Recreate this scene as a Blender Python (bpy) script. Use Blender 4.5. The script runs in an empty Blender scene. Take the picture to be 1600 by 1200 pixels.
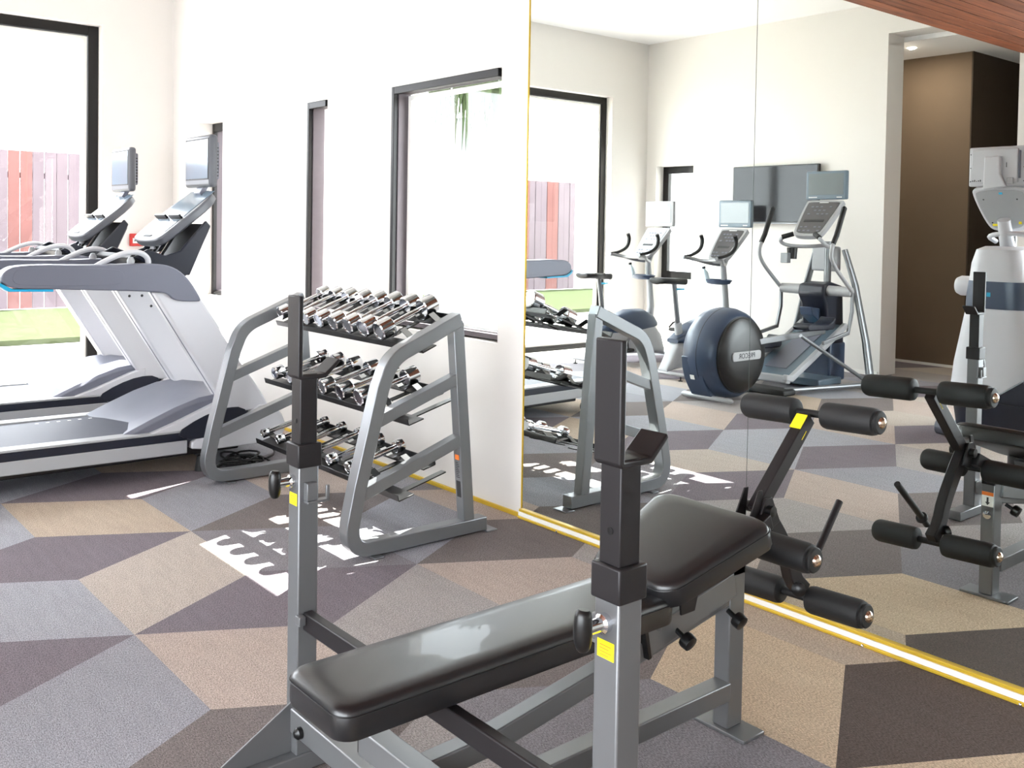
import bpy, bmesh, math, random
from mathutils import Vector, Matrix, Euler
random.seed(7)
S = bpy.context.scene
C = S.collection
PI = math.pi

# ------------------------------------------------------------------ camera
cam = bpy.data.objects.new('camera', bpy.data.cameras.new('camera')); C.objects.link(cam)
cam.data.sensor_width = 36; cam.data.sensor_fit = 'HORIZONTAL'
cam.data.lens = 36 * 1516.547 / 1600
cam.data.shift_y = -200 / 1600
cam.data.clip_start = .05; cam.data.clip_end = 300
def _n(v): return v.normalized()
_X = -_n(Vector((-460 - 800, -(335 - 400), -1516.547)))
_Y = _n(Vector((2626 - 800, -(387 - 400), -1516.547)))
_Z = _X.cross(_Y)
cam.matrix_world = Matrix.Translation((0, -3.25, 1.5)) @ Matrix((_X, _Y, _Z)).to_4x4()
S.camera = cam

# ------------------------------------------------------------------ world, sun, exposure
S.view_settings.view_transform = 'Standard'; S.view_settings.look = 'None'
S.view_settings.gamma = 1; S.view_settings.use_curve_mapping = False
S.view_settings.exposure = 2.2
w = bpy.data.worlds.new('sky'); S.world = w; w.use_nodes = True
bg = w.node_tree.nodes['Background']; bg.inputs[0].default_value = (.90, .95, 1, 1); bg.inputs[1].default_value = 3.2
sun = bpy.data.objects.new('sun', bpy.data.lights.new('sun', 'SUN')); C.objects.link(sun)
sun.data.energy = 11; sun.data.angle = math.radians(.35); sun.data.color = (1, .96, .90)
sun.rotation_euler = Vector((.298, -.736, -1)).to_track_quat('-Z', 'Y').to_euler()
sun.location = (-6, 8, 12)

# ------------------------------------------------------------------ materials
def lin(c):
    return tuple(((x / 255) / 12.92 if x / 255 <= .04045 else ((x / 255 + .055) / 1.055) ** 2.4) for x in c)
def mat(name, rgb, rough=.5, metal=0., coat=0., bump=0., bscale=200., vary=0., vscale=3., spec=.5, emit=0.):
    m = bpy.data.materials.new(name); m.use_nodes = True
    nt = m.node_tree; b = nt.nodes['Principled BSDF']
    col = lin(rgb)
    b.inputs['Base Color'].default_value = (*col, 1)
    b.inputs['Roughness'].default_value = rough; b.inputs['Metallic'].default_value = metal
    b.inputs['Coat Weight'].default_value = coat; b.inputs['Specular IOR Level'].default_value = spec
    if emit:
        b.inputs['Emission Color'].default_value = (*col, 1); b.inputs['Emission Strength'].default_value = emit
    if vary or bump:
        tc = nt.nodes.new('ShaderNodeTexCoord')
    if vary:
        n = nt.nodes.new('ShaderNodeTexNoise'); n.inputs['Scale'].default_value = vscale; n.inputs['Detail'].default_value = 4
        r = nt.nodes.new('ShaderNodeMix'); r.data_type = 'RGBA'
        r.inputs[6].default_value = (*[x * (1 - vary) for x in col], 1); r.inputs[7].default_value = (*[min(1, x * (1 + vary)) for x in col], 1)
        nt.links.new(tc.outputs['Object'], n.inputs['Vector']); nt.links.new(n.outputs['Fac'], r.inputs[0]); nt.links.new(r.outputs[2], b.inputs['Base Color'])
    if bump:
        n = nt.nodes.new('ShaderNodeTexNoise'); n.inputs['Scale'].default_value = bscale; n.inputs['Detail'].default_value = 2
        k = nt.nodes.new('ShaderNodeBump'); k.inputs['Strength'].default_value = bump; k.inputs['Distance'].default_value = .002
        nt.links.new(tc.outputs['Object'], n.inputs['Vector']); nt.links.new(n.outputs['Fac'], k.inputs['Height']); nt.links.new(k.outputs[0], b.inputs['Normal'])
    return m
def carpet(name, rgb):
    m = bpy.data.materials.new(name); m.use_nodes = True
    nt = m.node_tree; b = nt.nodes['Principled BSDF']; b.inputs['Roughness'].default_value = .95
    b.inputs['Specular IOR Level'].default_value = .15
    tc = nt.nodes.new('ShaderNodeTexCoord'); c = lin(rgb)
    mp = nt.nodes.new('ShaderNodeMapping'); mp.inputs['Scale'].default_value = (120, 300, 200); mp.inputs['Rotation'].default_value = (0, 0, .25)
    n = nt.nodes.new('ShaderNodeTexNoise'); n.inputs['Scale'].default_value = 1; n.inputs['Detail'].default_value = 2; n.inputs['Roughness'].default_value = .7
    mp2 = nt.nodes.new('ShaderNodeMapping'); mp2.inputs['Scale'].default_value = (6, 34, 1); mp2.inputs['Rotation'].default_value = (0, 0, .35)
    n2 = nt.nodes.new('ShaderNodeTexNoise'); n2.inputs['Scale'].default_value = 1; n2.inputs['Detail'].default_value = 5
    r = nt.nodes.new('ShaderNodeValToRGB'); e = r.color_ramp.elements
    e[0].position = .28; e[0].color = (*[x * .36 for x in c], 1); e[1].position = .74; e[1].color = (*[min(1, x * 1.64) for x in c], 1)
    r2 = nt.nodes.new('ShaderNodeMapRange'); r2.inputs[1].default_value = .3; r2.inputs[2].default_value = .7; r2.inputs[3].default_value = .94; r2.inputs[4].default_value = 1.06
    mx = nt.nodes.new('ShaderNodeVectorMath'); mx.operation = 'SCALE'
    for a, q in ((mp, n), (mp2, n2)):
        nt.links.new(tc.outputs['Object'], a.inputs[0]); nt.links.new(a.outputs[0], q.inputs['Vector'])
    nt.links.new(n.outputs['Fac'], r.inputs[0]); nt.links.new(n2.outputs['Fac'], r2.inputs[0])
    nt.links.new(r.outputs[0], mx.inputs[0]); nt.links.new(r2.outputs[0], mx.inputs['Scale']); nt.links.new(mx.outputs[0], b.inputs['Base Color'])
    k = nt.nodes.new('ShaderNodeBump'); k.inputs['Strength'].default_value = .5; k.inputs['Distance'].default_value = .003
    nt.links.new(n.outputs['Fac'], k.inputs['Height']); nt.links.new(k.outputs[0], b.inputs['Normal'])
    return m
def wood(name, rgb):
    m = bpy.data.materials.new(name); m.use_nodes = True
    nt = m.node_tree; b = nt.nodes['Principled BSDF']; b.inputs['Roughness'].default_value = .55; b.inputs['Specular IOR Level'].default_value = .3; c = lin(rgb)
    tc = nt.nodes.new('ShaderNodeTexCoord'); oi = nt.nodes.new('ShaderNodeObjectInfo')
    ad = nt.nodes.new('ShaderNodeVectorMath'); ad.operation = 'ADD'
    mp = nt.nodes.new('ShaderNodeMapping'); mp.inputs['Scale'].default_value = (22, 1.2, 8)
    n = nt.nodes.new('ShaderNodeTexNoise'); n.inputs['Scale'].default_value = 1.5; n.inputs['Detail'].default_value = 6; n.inputs['Distortion'].default_value = .6
    r = nt.nodes.new('ShaderNodeValToRGB'); e = r.color_ramp.elements
    e[0].position = .3; e[0].color = (*[x * .6 for x in c], 1); e[1].position = .75; e[1].color = (*[x * 1.35 for x in c], 1)
    nt.links.new(tc.outputs['Object'], mp.inputs[0]); nt.links.new(mp.outputs[0], ad.inputs[0]); nt.links.new(oi.outputs['Random'], ad.inputs[1])
    nt.links.new(ad.outputs[0], n.inputs['Vector']); nt.links.new(n.outputs['Fac'], r.inputs[0])
    hs = nt.nodes.new('ShaderNodeHueSaturation'); mr = nt.nodes.new('ShaderNodeMapRange'); mr.inputs[3].default_value = .75; mr.inputs[4].default_value = 1.2
    nt.links.new(oi.outputs['Random'], mr.inputs[0]); nt.links.new(mr.outputs[0], hs.inputs['Value'])
    nt.links.new(r.outputs[0], hs.inputs['Color']); nt.links.new(hs.outputs[0], b.inputs['Base Color'])
    return m
def glass(name, gloss=.12, tint=(1, 1, 1)):
    m = bpy.data.materials.new(name); m.use_nodes = True; nt = m.node_tree; nt.nodes.clear()
    o = nt.nodes.new('ShaderNodeOutputMaterial'); t = nt.nodes.new('ShaderNodeBsdfTransparent'); t.inputs[0].default_value = (*tint, 1)
    g = nt.nodes.new('ShaderNodeBsdfGlossy'); g.inputs['Roughness'].default_value = .02
    lw = nt.nodes.new('ShaderNodeLayerWeight'); lw.inputs[0].default_value = .5
    pw = nt.nodes.new('ShaderNodeMath'); pw.operation = 'POWER'; pw.inputs[1].default_value = 4
    f = nt.nodes.new('ShaderNodeMapRange'); f.inputs[3].default_value = .03; f.inputs[4].default_value = .7; x = nt.nodes.new('ShaderNodeMixShader')
    nt.links.new(lw.outputs['Facing'], pw.inputs[0]); nt.links.new(pw.outputs[0], f.inputs[0]); nt.links.new(f.outputs[0], x.inputs[0]); nt.links.new(t.outputs[0], x.inputs[1]); nt.links.new(g.outputs[0], x.inputs[2]); nt.links.new(x.outputs[0], o.inputs[0])
    return m
M = dict(
    wall=mat('wall_paint', (223, 219, 214), .8, bump=.05, bscale=60, vary=.01),
    ceil=mat('ceiling_paint', (244, 243, 242), .9, bump=.04, bscale=50),
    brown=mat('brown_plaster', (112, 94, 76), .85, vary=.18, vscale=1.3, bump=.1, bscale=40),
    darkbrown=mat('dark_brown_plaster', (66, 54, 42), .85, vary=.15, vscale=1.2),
    bronze=mat('bronze_aluminium', (14, 12, 13), .42, .3, vary=.08, vscale=20),
    bronze2=mat('window_jamb', (84, 76, 80), .5, .3, vary=.08, vscale=20),
    brass=mat('brass', (216, 180, 58), .35, .35, vary=.1, vscale=12),
    mirror=mat('mirror_silver', (238, 243, 240), .0, 1.),
    seam=mat('mirror_edge', (70, 76, 74), .3, .3, vary=.1),
    white=mat('white_paint', (240, 238, 232), .5, vary=.02),
    silver=mat('silver_paint', (128, 130, 133), .33, .6, bump=.02, bscale=500, vary=.04, vscale=15),
    silver2=mat('bench_silver_paint', (116, 117, 119), .36, .5, bump=.03, bscale=500, vary=.04, vscale=15),
    graphite=mat('graphite_paint', (32, 29, 31), .45, .3, bump=.03, bscale=500, vary=.06, vscale=15),
    chrome=mat('chrome', (225, 228, 232), .06, 1., vary=.03, vscale=30),
    vinyl=mat('black_vinyl', (22, 22, 24), .34, bump=.12, coat=.15, bscale=600, vary=.1, vscale=8, spec=.6),
    vinylside=mat('black_vinyl_side', (14, 14, 15), .42, bump=.12, bscale=600, vary=.1, vscale=8),
    foam=mat('black_foam', (18, 18, 19), .62, bump=.2, bscale=350, vary=.12, vscale=9),
    rubber=mat('black_rubber', (14, 14, 15), .6, vary=.1),
    black=mat('black_plastic', (12, 12, 13), .35, vary=.1),
    steelcap=mat('domed_steel', (216, 196, 176), .22, 1., vary=.03),
    yellow=mat('yellow_sticker', (240, 220, 20), .5, vary=.02),
    orange=mat('orange_print', (232, 120, 40), .5, vary=.02),
    paper=mat('white_sticker', (232, 232, 228), .5, vary=.02),
    ink=mat('black_print', (40, 40, 42), .6, vary=.02),
    tgrey=mat('treadmill_grey', (108, 110, 122), .42, .1, vary=.03, vscale=10),
    tpale=mat('pale_grey_plastic', (165, 166, 168), .4, vary=.02),
    twhite=mat('white_plastic', (198, 198, 202), .38, vary=.015),
    tmid=mat('console_grey_plastic', (92, 94, 100), .4, vary=.02),
    navy=mat('navy_plastic', (52, 66, 88), .36, vary=.08, vscale=6),
    dnavy=mat('dark_navy_plastic', (18, 23, 38), .4, vary=.08, vscale=6),
    cyan=mat('cyan_plastic', (20, 160, 200), .4, vary=.03),
    belt=mat('treadmill_belt', (44, 49, 64), .55, bump=.2, bscale=300, vary=.06, vscale=20),
    screen=mat('screen_glass', (112, 120, 122), .12, vary=.04, vscale=2, coat=.3),
    pscreen=mat('pale_screen', (120, 138, 154), .10, vary=.05, vscale=2, coat=.4),
    tvglass=mat('tv_glass', (22, 22, 25), .08, vary=.1, vscale=1, spec=.3),
    dkpanel=mat('dark_console_overlay', (74, 72, 74), .3, vary=.1, vscale=30),
    bezel=mat('blue_grey_bezel', (92, 108, 120), .35, vary=.04),
    red=mat('red_plastic', (196, 40, 34), .4, vary=.05),
    grass=mat('grass_blades', (56, 62, 44), .9, bump=.5, bscale=50, vary=.3, vscale=6, spec=0),
    ground=mat('pale_terrace_stone', (176, 172, 165), .85, vary=.05, vscale=2),
    fence=mat('fence_board', (92, 82, 86), .8, vary=.15, vscale=2, spec=.05),
    fencered=mat('red_fence_board', (98, 68, 65), .8, vary=.2, vscale=2, spec=.05),
    outwall=mat('outside_render', (104, 106, 108), .9, vary=.06, vscale=1.2),
    thatch=mat('palm_leaf', (50, 60, 40), .8, vary=.3, vscale=9, spec=.05),
    canopy=wood('mahogany_board', (136, 80, 54)),
    canopygap=mat('canopy_gap', (22, 11, 7), .9, vary=.1, spec=.05),
    lamp=mat('lamp_disc', (255, 244, 225), .5, emit=5, vary=0),
    wateract=mat('bottle_plastic', (196, 214, 222), .15, vary=.03, coat=.3),
    glass=glass('window_glass'), glassgrey=glass('window_glass_grey', tint=(.93, .95, .95)))

# ------------------------------------------------------------------ helpers
def put(o, label=None, cat=None, group=None, kind=None, parent=None):
    if parent is not None: o.parent = parent
    for k, v in (('label', label), ('category', cat), ('group', group), ('kind', kind)):
        if v: o[k] = v
    return o
def empty(name, loc, label, cat, group=None, rz=0):
    o = bpy.data.objects.new(name, None); C.objects.link(o); o.location = loc; o.rotation_euler = (0, 0, rz); o.empty_display_size = .1
    return put(o, label, cat, group)
class MB:
    """collects geometry, then links it as ONE mesh object"""
    def __init__(s): s.bm = bmesh.new(); s.mi = 0
    def _tag(s, faces):
        for f in faces: f.material_index = s.mi
    def box(s, a, b, rot=None, piv=None):
        """a, b = opposite corners"""
        x0, y0, z0 = a; x1, y1, z1 = b
        vs = [s.bm.verts.new(p) for p in ((x0,y0,z0),(x1,y0,z0),(x1,y1,z0),(x0,y1,z0),(x0,y0,z1),(x1,y0,z1),(x1,y1,z1),(x0,y1,z1))]
        fs = [s.bm.faces.new([vs[i] for i in q]) for q in ((3,2,1,0),(4,5,6,7),(0,1,5,4),(1,2,6,5),(2,3,7,6),(3,0,4,7))]
        s._tag(fs)
        if rot is not None: bmesh.ops.rotate(s.bm, verts=vs, cent=piv or ((x0+x1)/2,(y0+y1)/2,(z0+z1)/2), matrix=rot)
        return s
    def prism(s, pts, x0, x1, ax=0):
        """2D outline extruded along axis ax; pts are the other two coordinates in order"""
        def mk(p, t):
            if ax == 0: return (t, p[0], p[1])
            if ax == 1: return (p[0], t, p[1])
            return (p[0], p[1], t)
        A = [s.bm.verts.new(mk(p, x0)) for p in pts]; B = [s.bm.verts.new(mk(p, x1)) for p in pts]
        n = len(pts); fs = [s.bm.faces.new(A), s.bm.faces.new(B[::-1])]
        for i in range(n): fs.append(s.bm.faces.new((A[i], B[i], B[(i+1)%n], A[(i+1)%n])))
        s._tag(fs); return s
    def strip(s, path, w, x0, x1, ax=0):
        """flat bar of width w following a 2D path, extruded from x0 to x1"""
        P = [Vector(p) for p in path]; L = []; R = []
        for i, p in enumerate(P):
            d0 = (P[i] - P[i-1]).normalized() if i else None
            d1 = (P[i+1] - P[i]).normalized() if i < len(P)-1 else None
            d = (d0 + d1).normalized() if d0 is not None and d1 is not None else (d0 if d1 is None else d1)
            nrm = Vector((-d.y, d.x)); q = 1 / max(.35, (nrm.dot(Vector((-(d1 or d0).y, (d1 or d0).x)))))
            L.append(tuple(p + nrm * w/2 * q)); R.append(tuple(p - nrm * w/2 * q))
        def mk(p, t): return (t, p[0], p[1]) if ax == 0 else ((p[0], t, p[1]) if ax == 1 else (p[0], p[1], t))
        rows = [[s.bm.verts.new(mk(a, x0)), s.bm.verts.new(mk(a, x1)), s.bm.verts.new(mk(b, x1)), s.bm.verts.new(mk(b, x0))] for a, b in zip(L, R)]
        fs = [s.bm.faces.new(rows[0]), s.bm.faces.new(rows[-1][::-1])]
        for a, b in zip(rows, rows[1:]):
            for i in range(4): fs.append(s.bm.faces.new((a[i], b[i], b[(i+1)%4], a[(i+1)%4])))
        s._tag(fs); return s
    def tube(s, path, r, n=12, flat=1.):
        """round tube along a 3D path; r may be a list"""
        P = [Vector(p) for p in path]; rings = []; up = None
        for i, p in enumerate(P):
            d = (P[min(i+1, len(P)-1)] - P[max(i-1, 0)]).normalized()
            if up is None:
                up = Vector((0,0,1)) if abs(d.z) < .9 else Vector((1,0,0))
            a = d.cross(up).normalized(); b = a.cross(d).normalized(); up = b
            rr = r if not isinstance(r, (list, tuple)) else (lambda q: r[int(q)] + (r[min(int(q)+1, len(r)-1)] - r[int(q)])*(q-int(q)))(i/(len(P)-1)*(len(r)-1))
            rings.append([s.bm.verts.new(p + a*math.cos(2*PI*k/n)*rr + b*math.sin(2*PI*k/n)*rr*flat) for k in range(n)])
        fs = [s.bm.faces.new(rings[0][::-1]), s.bm.faces.new(rings[-1])]
        for A, B in zip(rings, rings[1:]):
            for k in range(n): fs.append(s.bm.faces.new((A[k], A[(k+1)%n], B[(k+1)%n], B[k])))
        s._tag(fs); return s
    def lathe(s, prof, o, axis, n=32, squash=None):
        """profile [(distance along axis, radius)]"""
        ax = Vector(axis).normalized(); u = ax.orthogonal().normalized(); v = ax.cross(u); rings = []; o = Vector(o)
        for t, r in prof: rings.append([s.bm.verts.new(o + ax*t + (u*math.cos(2*PI*k/n) + v*math.sin(2*PI*k/n))*max(r, 1e-4)) for k in range(n)])
        fs = [s.bm.faces.new(rings[0][::-1]), s.bm.faces.new(rings[-1])]
        for A, B in zip(rings, rings[1:]):
            for k in range(n): fs.append(s.bm.faces.new((A[k], A[(k+1)%n], B[(k+1)%n], B[k])))
        s._tag(fs); return s
    def loft(s, rings):
        R = [[s.bm.verts.new(p) for p in r] for r in rings]; n = len(R[0])
        fs = [s.bm.faces.new(R[0][::-1]), s.bm.faces.new(R[-1])]
        for A, B in zip(R, R[1:]):
            for k in range(n): fs.append(s.bm.faces.new((A[k], A[(k+1)%n], B[(k+1)%n], B[k])))
        s._tag(fs); return s
    def build(s, name, m, parent=None, bevel=0., smooth=True, label=None, seg=2, loc=None, subsurf=0):
        bmesh.ops.recalc_face_normals(s.bm, faces=s.bm.faces[:])
        me = bpy.data.meshes.new(name)
        if loc is not None: bmesh.ops.translate(s.bm, verts=s.bm.verts[:], vec=-Vector(loc))
        s.bm.to_mesh(me); s.bm.free()
        for mm in (m if isinstance(m, (list, tuple)) else [m]): me.materials.append(mm)
        o = bpy.data.objects.new(name, me); C.objects.link(o)
        if loc is not None: o.location = loc
        if parent is not None:
            o.parent = parent
        if smooth:
            for p in me.polygons: p.use_smooth = True
            if subsurf == 0:
                try: me.set_sharp_from_angle(angle=math.radians(38))
                except Exception: pass
        if bevel:
            b = o.modifiers.new('bevel', 'BEVEL'); b.width = bevel; b.segments = seg; b.limit_method = 'ANGLE'; b.angle_limit = math.radians(32); b.harden_normals = False
        if subsurf:
            q = o.modifiers.new('subsurf', 'SUBSURF'); q.levels = subsurf; q.render_levels = subsurf
        if label: o['label'] = label
        return o
def inv(o, parent, loc):
    """parts are drawn in world coordinates: shift them under their thing"""
def arc(cx, cy, r, a0, a1, n=6):
    return [(cx + r*math.cos(math.radians(a0 + (a1-a0)*i/n)), cy + r*math.sin(math.radians(a0 + (a1-a0)*i/n))) for i in range(n+1)]
def smooth_path(P, k=2):
    """Chaikin corner cutting keeps the ends"""
    P = [tuple(p) for p in P]
    for _ in range(k):
        Q = [P[0]]
        for a, b in zip(P, P[1:]):
            Q.append(tuple(.75*x + .25*y for x, y in zip(a, b))); Q.append(tuple(.25*x + .75*y for x, y in zip(a, b)))
        Q.append(P[-1]); P = Q
    return P
def closed_smooth(P, k=2):
    for _ in range(k):
        Q = []
        for a, b in zip(P, P[1:] + P[:1]):
            Q.append(tuple(.75*x + .25*y for x, y in zip(a, b))); Q.append(tuple(.25*x + .75*y for x, y in zip(a, b)))
        P = Q
    return P
def text(body, size, m, parent, mw, name='lettering', ext=.0006, label=None):
    cu = bpy.data.curves.new('t', 'FONT'); cu.body = body; cu.size = size; cu.extrude = ext; cu.align_x = 'CENTER'; cu.align_y = 'CENTER'
    t = bpy.data.objects.new('t', cu); C.objects.link(t); bpy.context.view_layer.update()
    me = bpy.data.meshes.new_from_object(t.evaluated_get(bpy.context.evaluated_depsgraph_get())); bpy.data.objects.remove(t)
    me.materials.clear(); me.materials.append(m)
    o = bpy.data.objects.new(name, me); C.objects.link(o); o.matrix_basis = mw
    if parent is not None: o.parent = parent
    if label: o['label'] = label
    return o
def frame(x, y, z):
    """matrix whose columns are x (text right), y (text up) at given origin; call frame(o)(x,y)"""
    return None
def mtx(o, x, y):
    x = Vector(x).normalized(); y = Vector(y).normalized(); z = x.cross(y)
    m = Matrix((x, y, z)).transposed().to_4x4(); m.translation = Vector(o); return m
def unparent_shift(root):
    """children were modelled in world coordinates: move their data so that the thing's empty sits at its base"""
    T = root.matrix_basis.inverted()
    for ch in [o for o in C.objects if o.parent is root]:
        if ch.type == 'MESH' and ch.location.length < 1e-9 and ch.rotation_euler.to_quaternion().angle < 1e-9:
            ch.data.transform(T)
            for g in [o for o in C.objects if o.parent is ch]:
                if g.location.length < 1e-9 and g.rotation_euler.to_quaternion().angle < 1e-9: g.data.transform(T)
                else: g.matrix_basis = T @ g.matrix_basis
        else: ch.matrix_basis = T @ ch.matrix_basis
def copy_tree(root, dloc, label=None):
    r = root.copy(); C.objects.link(r); r.location = root.location + Vector(dloc)
    if label: r['label'] = label
    for ch in [o for o in C.objects if o.parent is root]:
        c = ch.copy(); C.objects.link(c); c.parent = r
        for g in [o for o in C.objects if o.parent is ch]:
            d = g.copy(); C.objects.link(d); d.parent = c
    return r
def struct(o): o['kind'] = 'structure'; return o

# ------------------------------------------------------------------ the room shell
XL, XR, YF, YB, ZC = -8.72, 3.2, 0.0, -6.28, 3.93
def wall_grid(name, m, ax, t0, t1, u0, u1, z0, z1, holes):
    """wall slab perpendicular to ax (0: x, 1: y) between t0 and t1 with rectangular holes (ua, ub, za, zb)"""
    us = sorted({u0, u1, *[h[0] for h in holes], *[h[1] for h in holes]}); zs = sorted({z0, z1, *[h[2] for h in holes], *[h[3] for h in holes]})
    mb = MB()
    for a, b in zip(us, us[1:]):
        run = None
        for c, d in list(zip(zs, zs[1:])) + [(None, None)]:
            solid = c is not None and not any(h[0] <= (a+b)/2 <= h[1] and h[2] <= (c+d)/2 <= h[3] for h in holes)
            if solid: run = (run[0], d) if run else (c, d)
            elif run:
                if ax == 1: mb.box((a, t0, run[0]), (b, t1, run[1]))
                else: mb.box((t0, a, run[0]), (t1, b, run[1]))
                run = None
    return struct(mb.build(name, m, smooth=False))
floor = struct(MB().box((XL-.3, YB-.3, -.06), (XR+.3, .3, -.012)).box((-6.7, -9.6, -.06), (XR+.3, YB-.3, -.012)).build('floor', M['seam'], smooth=False))
W1 = (-8.13, -7.63, .884, 2.352); W2 = (-6.185, -5.894, .884, 2.352); W3 = (-5.095, -4.02, .884, 2.352)
wall_grid('wall_front', M['wall'], 1, 0, .25, XL-.25, XR+.25, -.012, ZC, [W1, W2, W3])
wall_grid('wall_left', M['wall'], 0, XL-.25, XL, YB-.25, 0, -.012, ZC, [(-5.62, -.62, .0, 3.18)])
wall_grid('wall_back', M['wall'], 1, YB-.32, YB, XL-.25, XR+.25, -.012, ZC, [(-5.36, -4.03, -.012, 3.6), (-8.55, -7.93, .884, 2.33), (-3.5, 2.9, .1, 3.15)])  # widest hole is out of view, added for fill light
wall_grid('wall_right', M['wall'], 0, XR, XR+.25, YB, 0, -.012, ZC, [])
struct(MB().box((XL-.25, YB-.32, ZC), (XR+.25, .25, ZC+.15)).build('ceiling', M['ceil'], smooth=False))
# recess behind the back wall: corridor with a brown block
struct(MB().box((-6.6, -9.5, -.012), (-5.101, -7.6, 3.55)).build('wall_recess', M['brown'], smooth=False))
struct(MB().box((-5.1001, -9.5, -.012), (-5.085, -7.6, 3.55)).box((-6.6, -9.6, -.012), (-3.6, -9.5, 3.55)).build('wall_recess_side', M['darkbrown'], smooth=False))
struct(MB().box((-4.03, -9.5, -.012), (-3.7, -6.6, 3.55)).box((-6.7, -9.6, -.012), (-6.6, -6.6, 3.55)).build('wall_corridor', M['wall'], smooth=False))
struct(MB().box((-6.7, -9.6, 3.55), (-3.6, -6.6, 3.65)).build('ceiling_recess', M['ceil'], smooth=False))
struct(MB().box((-6.6, -7.598, 0), (-5.085, -7.588, .03)).build('baseboard_recess', M['white'], smooth=False))
struct(MB().box((-8.72, YB, 0), (-5.38, YB+.012, .045)).build('baseboard_back', M['white'], bevel=.003))
struct(MB().box((XL, -.014, 0), (-3.80, 0, .022)).build('baseboard_front', M['brass'], bevel=.002))

# carpet: rhombus panels (tumbling-block lattice), each an inlaid piece of the floor
CP = {k: carpet('carpet_' + k, c) for k, c in dict(
    tan=(178, 162, 146), rose=(176, 161, 152), beige=(178, 167, 158), greige=(160, 154, 152), silver=(156, 156, 162),
    grey=(146, 145, 151), mid=(132, 128, 132), plum=(120, 112, 118), brown=(118, 110, 108), umber=(92, 82, 77), sand=(192, 172, 148)).items()}
def clip(poly, ax, lim, keep_less):
    out = []
    for i in range(len(poly)):
        a, b = poly[i], poly[(i+1) % len(poly)]
        ia = (a[ax] <= lim) if keep_less else (a[ax] >= lim); ib = (b[ax] <= lim) if keep_less else (b[ax] >= lim)
        if ia: out.append(a)
        if ia != ib:
            t = (lim - a[ax]) / (b[ax] - a[ax]); out.append((a[0] + (b[0]-a[0])*t, a[1] + (b[1]-a[1])*t))
    return out
HA, HH, X0, Y0 = .693, .617, -5.62, -2.06
known = {}
cells = []
for k in range(-11, 5):
    ya, yb = Y0 + k*HH, Y0 + (k+1)*HH
    for n in range(-4, 8):
        a0 = X0 + ((k % 2) * 1.5*HA) + n*3*HA
        cells.append(('a', k, n, [(a0, ya), (a0+HA, ya), (a0+1.5*HA, yb), (a0+.5*HA, yb)]))
        g0 = a0 + 2*HA
        cells.append(('g', k, n, [(g0, ya), (g0+HA, ya), (g0+.5*HA, yb), (g0-.5*HA, yb)]))
        b0 = a0 + 2.5*HA
        cells.append(('b', k, n, [(b0+.5*HA, ya), (b0+HA, yb), (b0+.5*HA, yb+HH), (b0, yb)]))
pick = {('a', 0, 0): 'tan', ('a', 0, 1): 'rose', ('a', -1, 0): 'silver', ('g', 0, 0): 'beige', ('g', -1, 0): 'grey', ('g', 2, 1): 'sand', ('b', 2, 1): 'umber', ('a', 1, 1): 'mid', ('a', 2, 2): 'sand', ('a', -1, 1): 'greige', ('b', 2, 0): 'brown', ('b', -1, 0): 'brown',
        ('b', -2, 0): 'plum', ('b', 0, 0): 'plum', ('a', 1, 0): 'mid', ('g', 1, -1): 'grey', ('g', 1, 0): 'greige', ('a', 2, 1): 'rose'}
for typ, k, n, poly in cells:
    q = poly
    for ax, lim, less in ((0, XR, True), (0, XL, False), (1, 0, True), (1, -7.6 , False)):
        if q: q = clip(q, ax, lim, less)
    if len(q) < 3: continue
    A = abs(sum(q[i][0]*q[(i+1)%len(q)][1] - q[(i+1)%len(q)][0]*q[i][1] for i in range(len(q)))) / 2
    cx_ = sum(p[0] for p in q)/len(q); cy_ = sum(p[1] for p in q)/len(q)
    if A < .004 or (cy_ < YB - .3 and cx_ < -6.2): continue
    if cx_ > 1.6: continue
    key = (typ, k, n)
    rr = random.random()
    if key in pick: c = pick[key]
    elif typ == 'b': c = ['plum', 'brown', 'mid'][int(rr*2.6)] if cx_ < -2.8 else ['brown', 'umber'][int(rr*2)]
    elif cx_ > -2.8: c = ['sand', 'tan', 'sand', 'mid', 'rose', 'greige'][int(rr*6)] if typ == 'g' else ['greige', 'rose', 'mid', 'tan'][int(rr*4)]
    elif typ == 'a': c = ['tan', 'rose', 'greige', 'silver'][int(rr*4)]
    else: c = ['grey', 'beige', 'silver', 'greige'][int(rr*4)]
    # the half of the room near the mirror's right end is tan and brown
    MB().prism(q, -.011, 0, ax=2).build('carpet_panel', CP[c], floor, smooth=False)
MB().box((1.0, -9.5, -.012), (XR, 0, -.001)).box((-6.6, -9.5, -.012), (XR, -7.6, -.001)).build('carpet_field', CP['grey'], floor, smooth=False)

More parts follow.
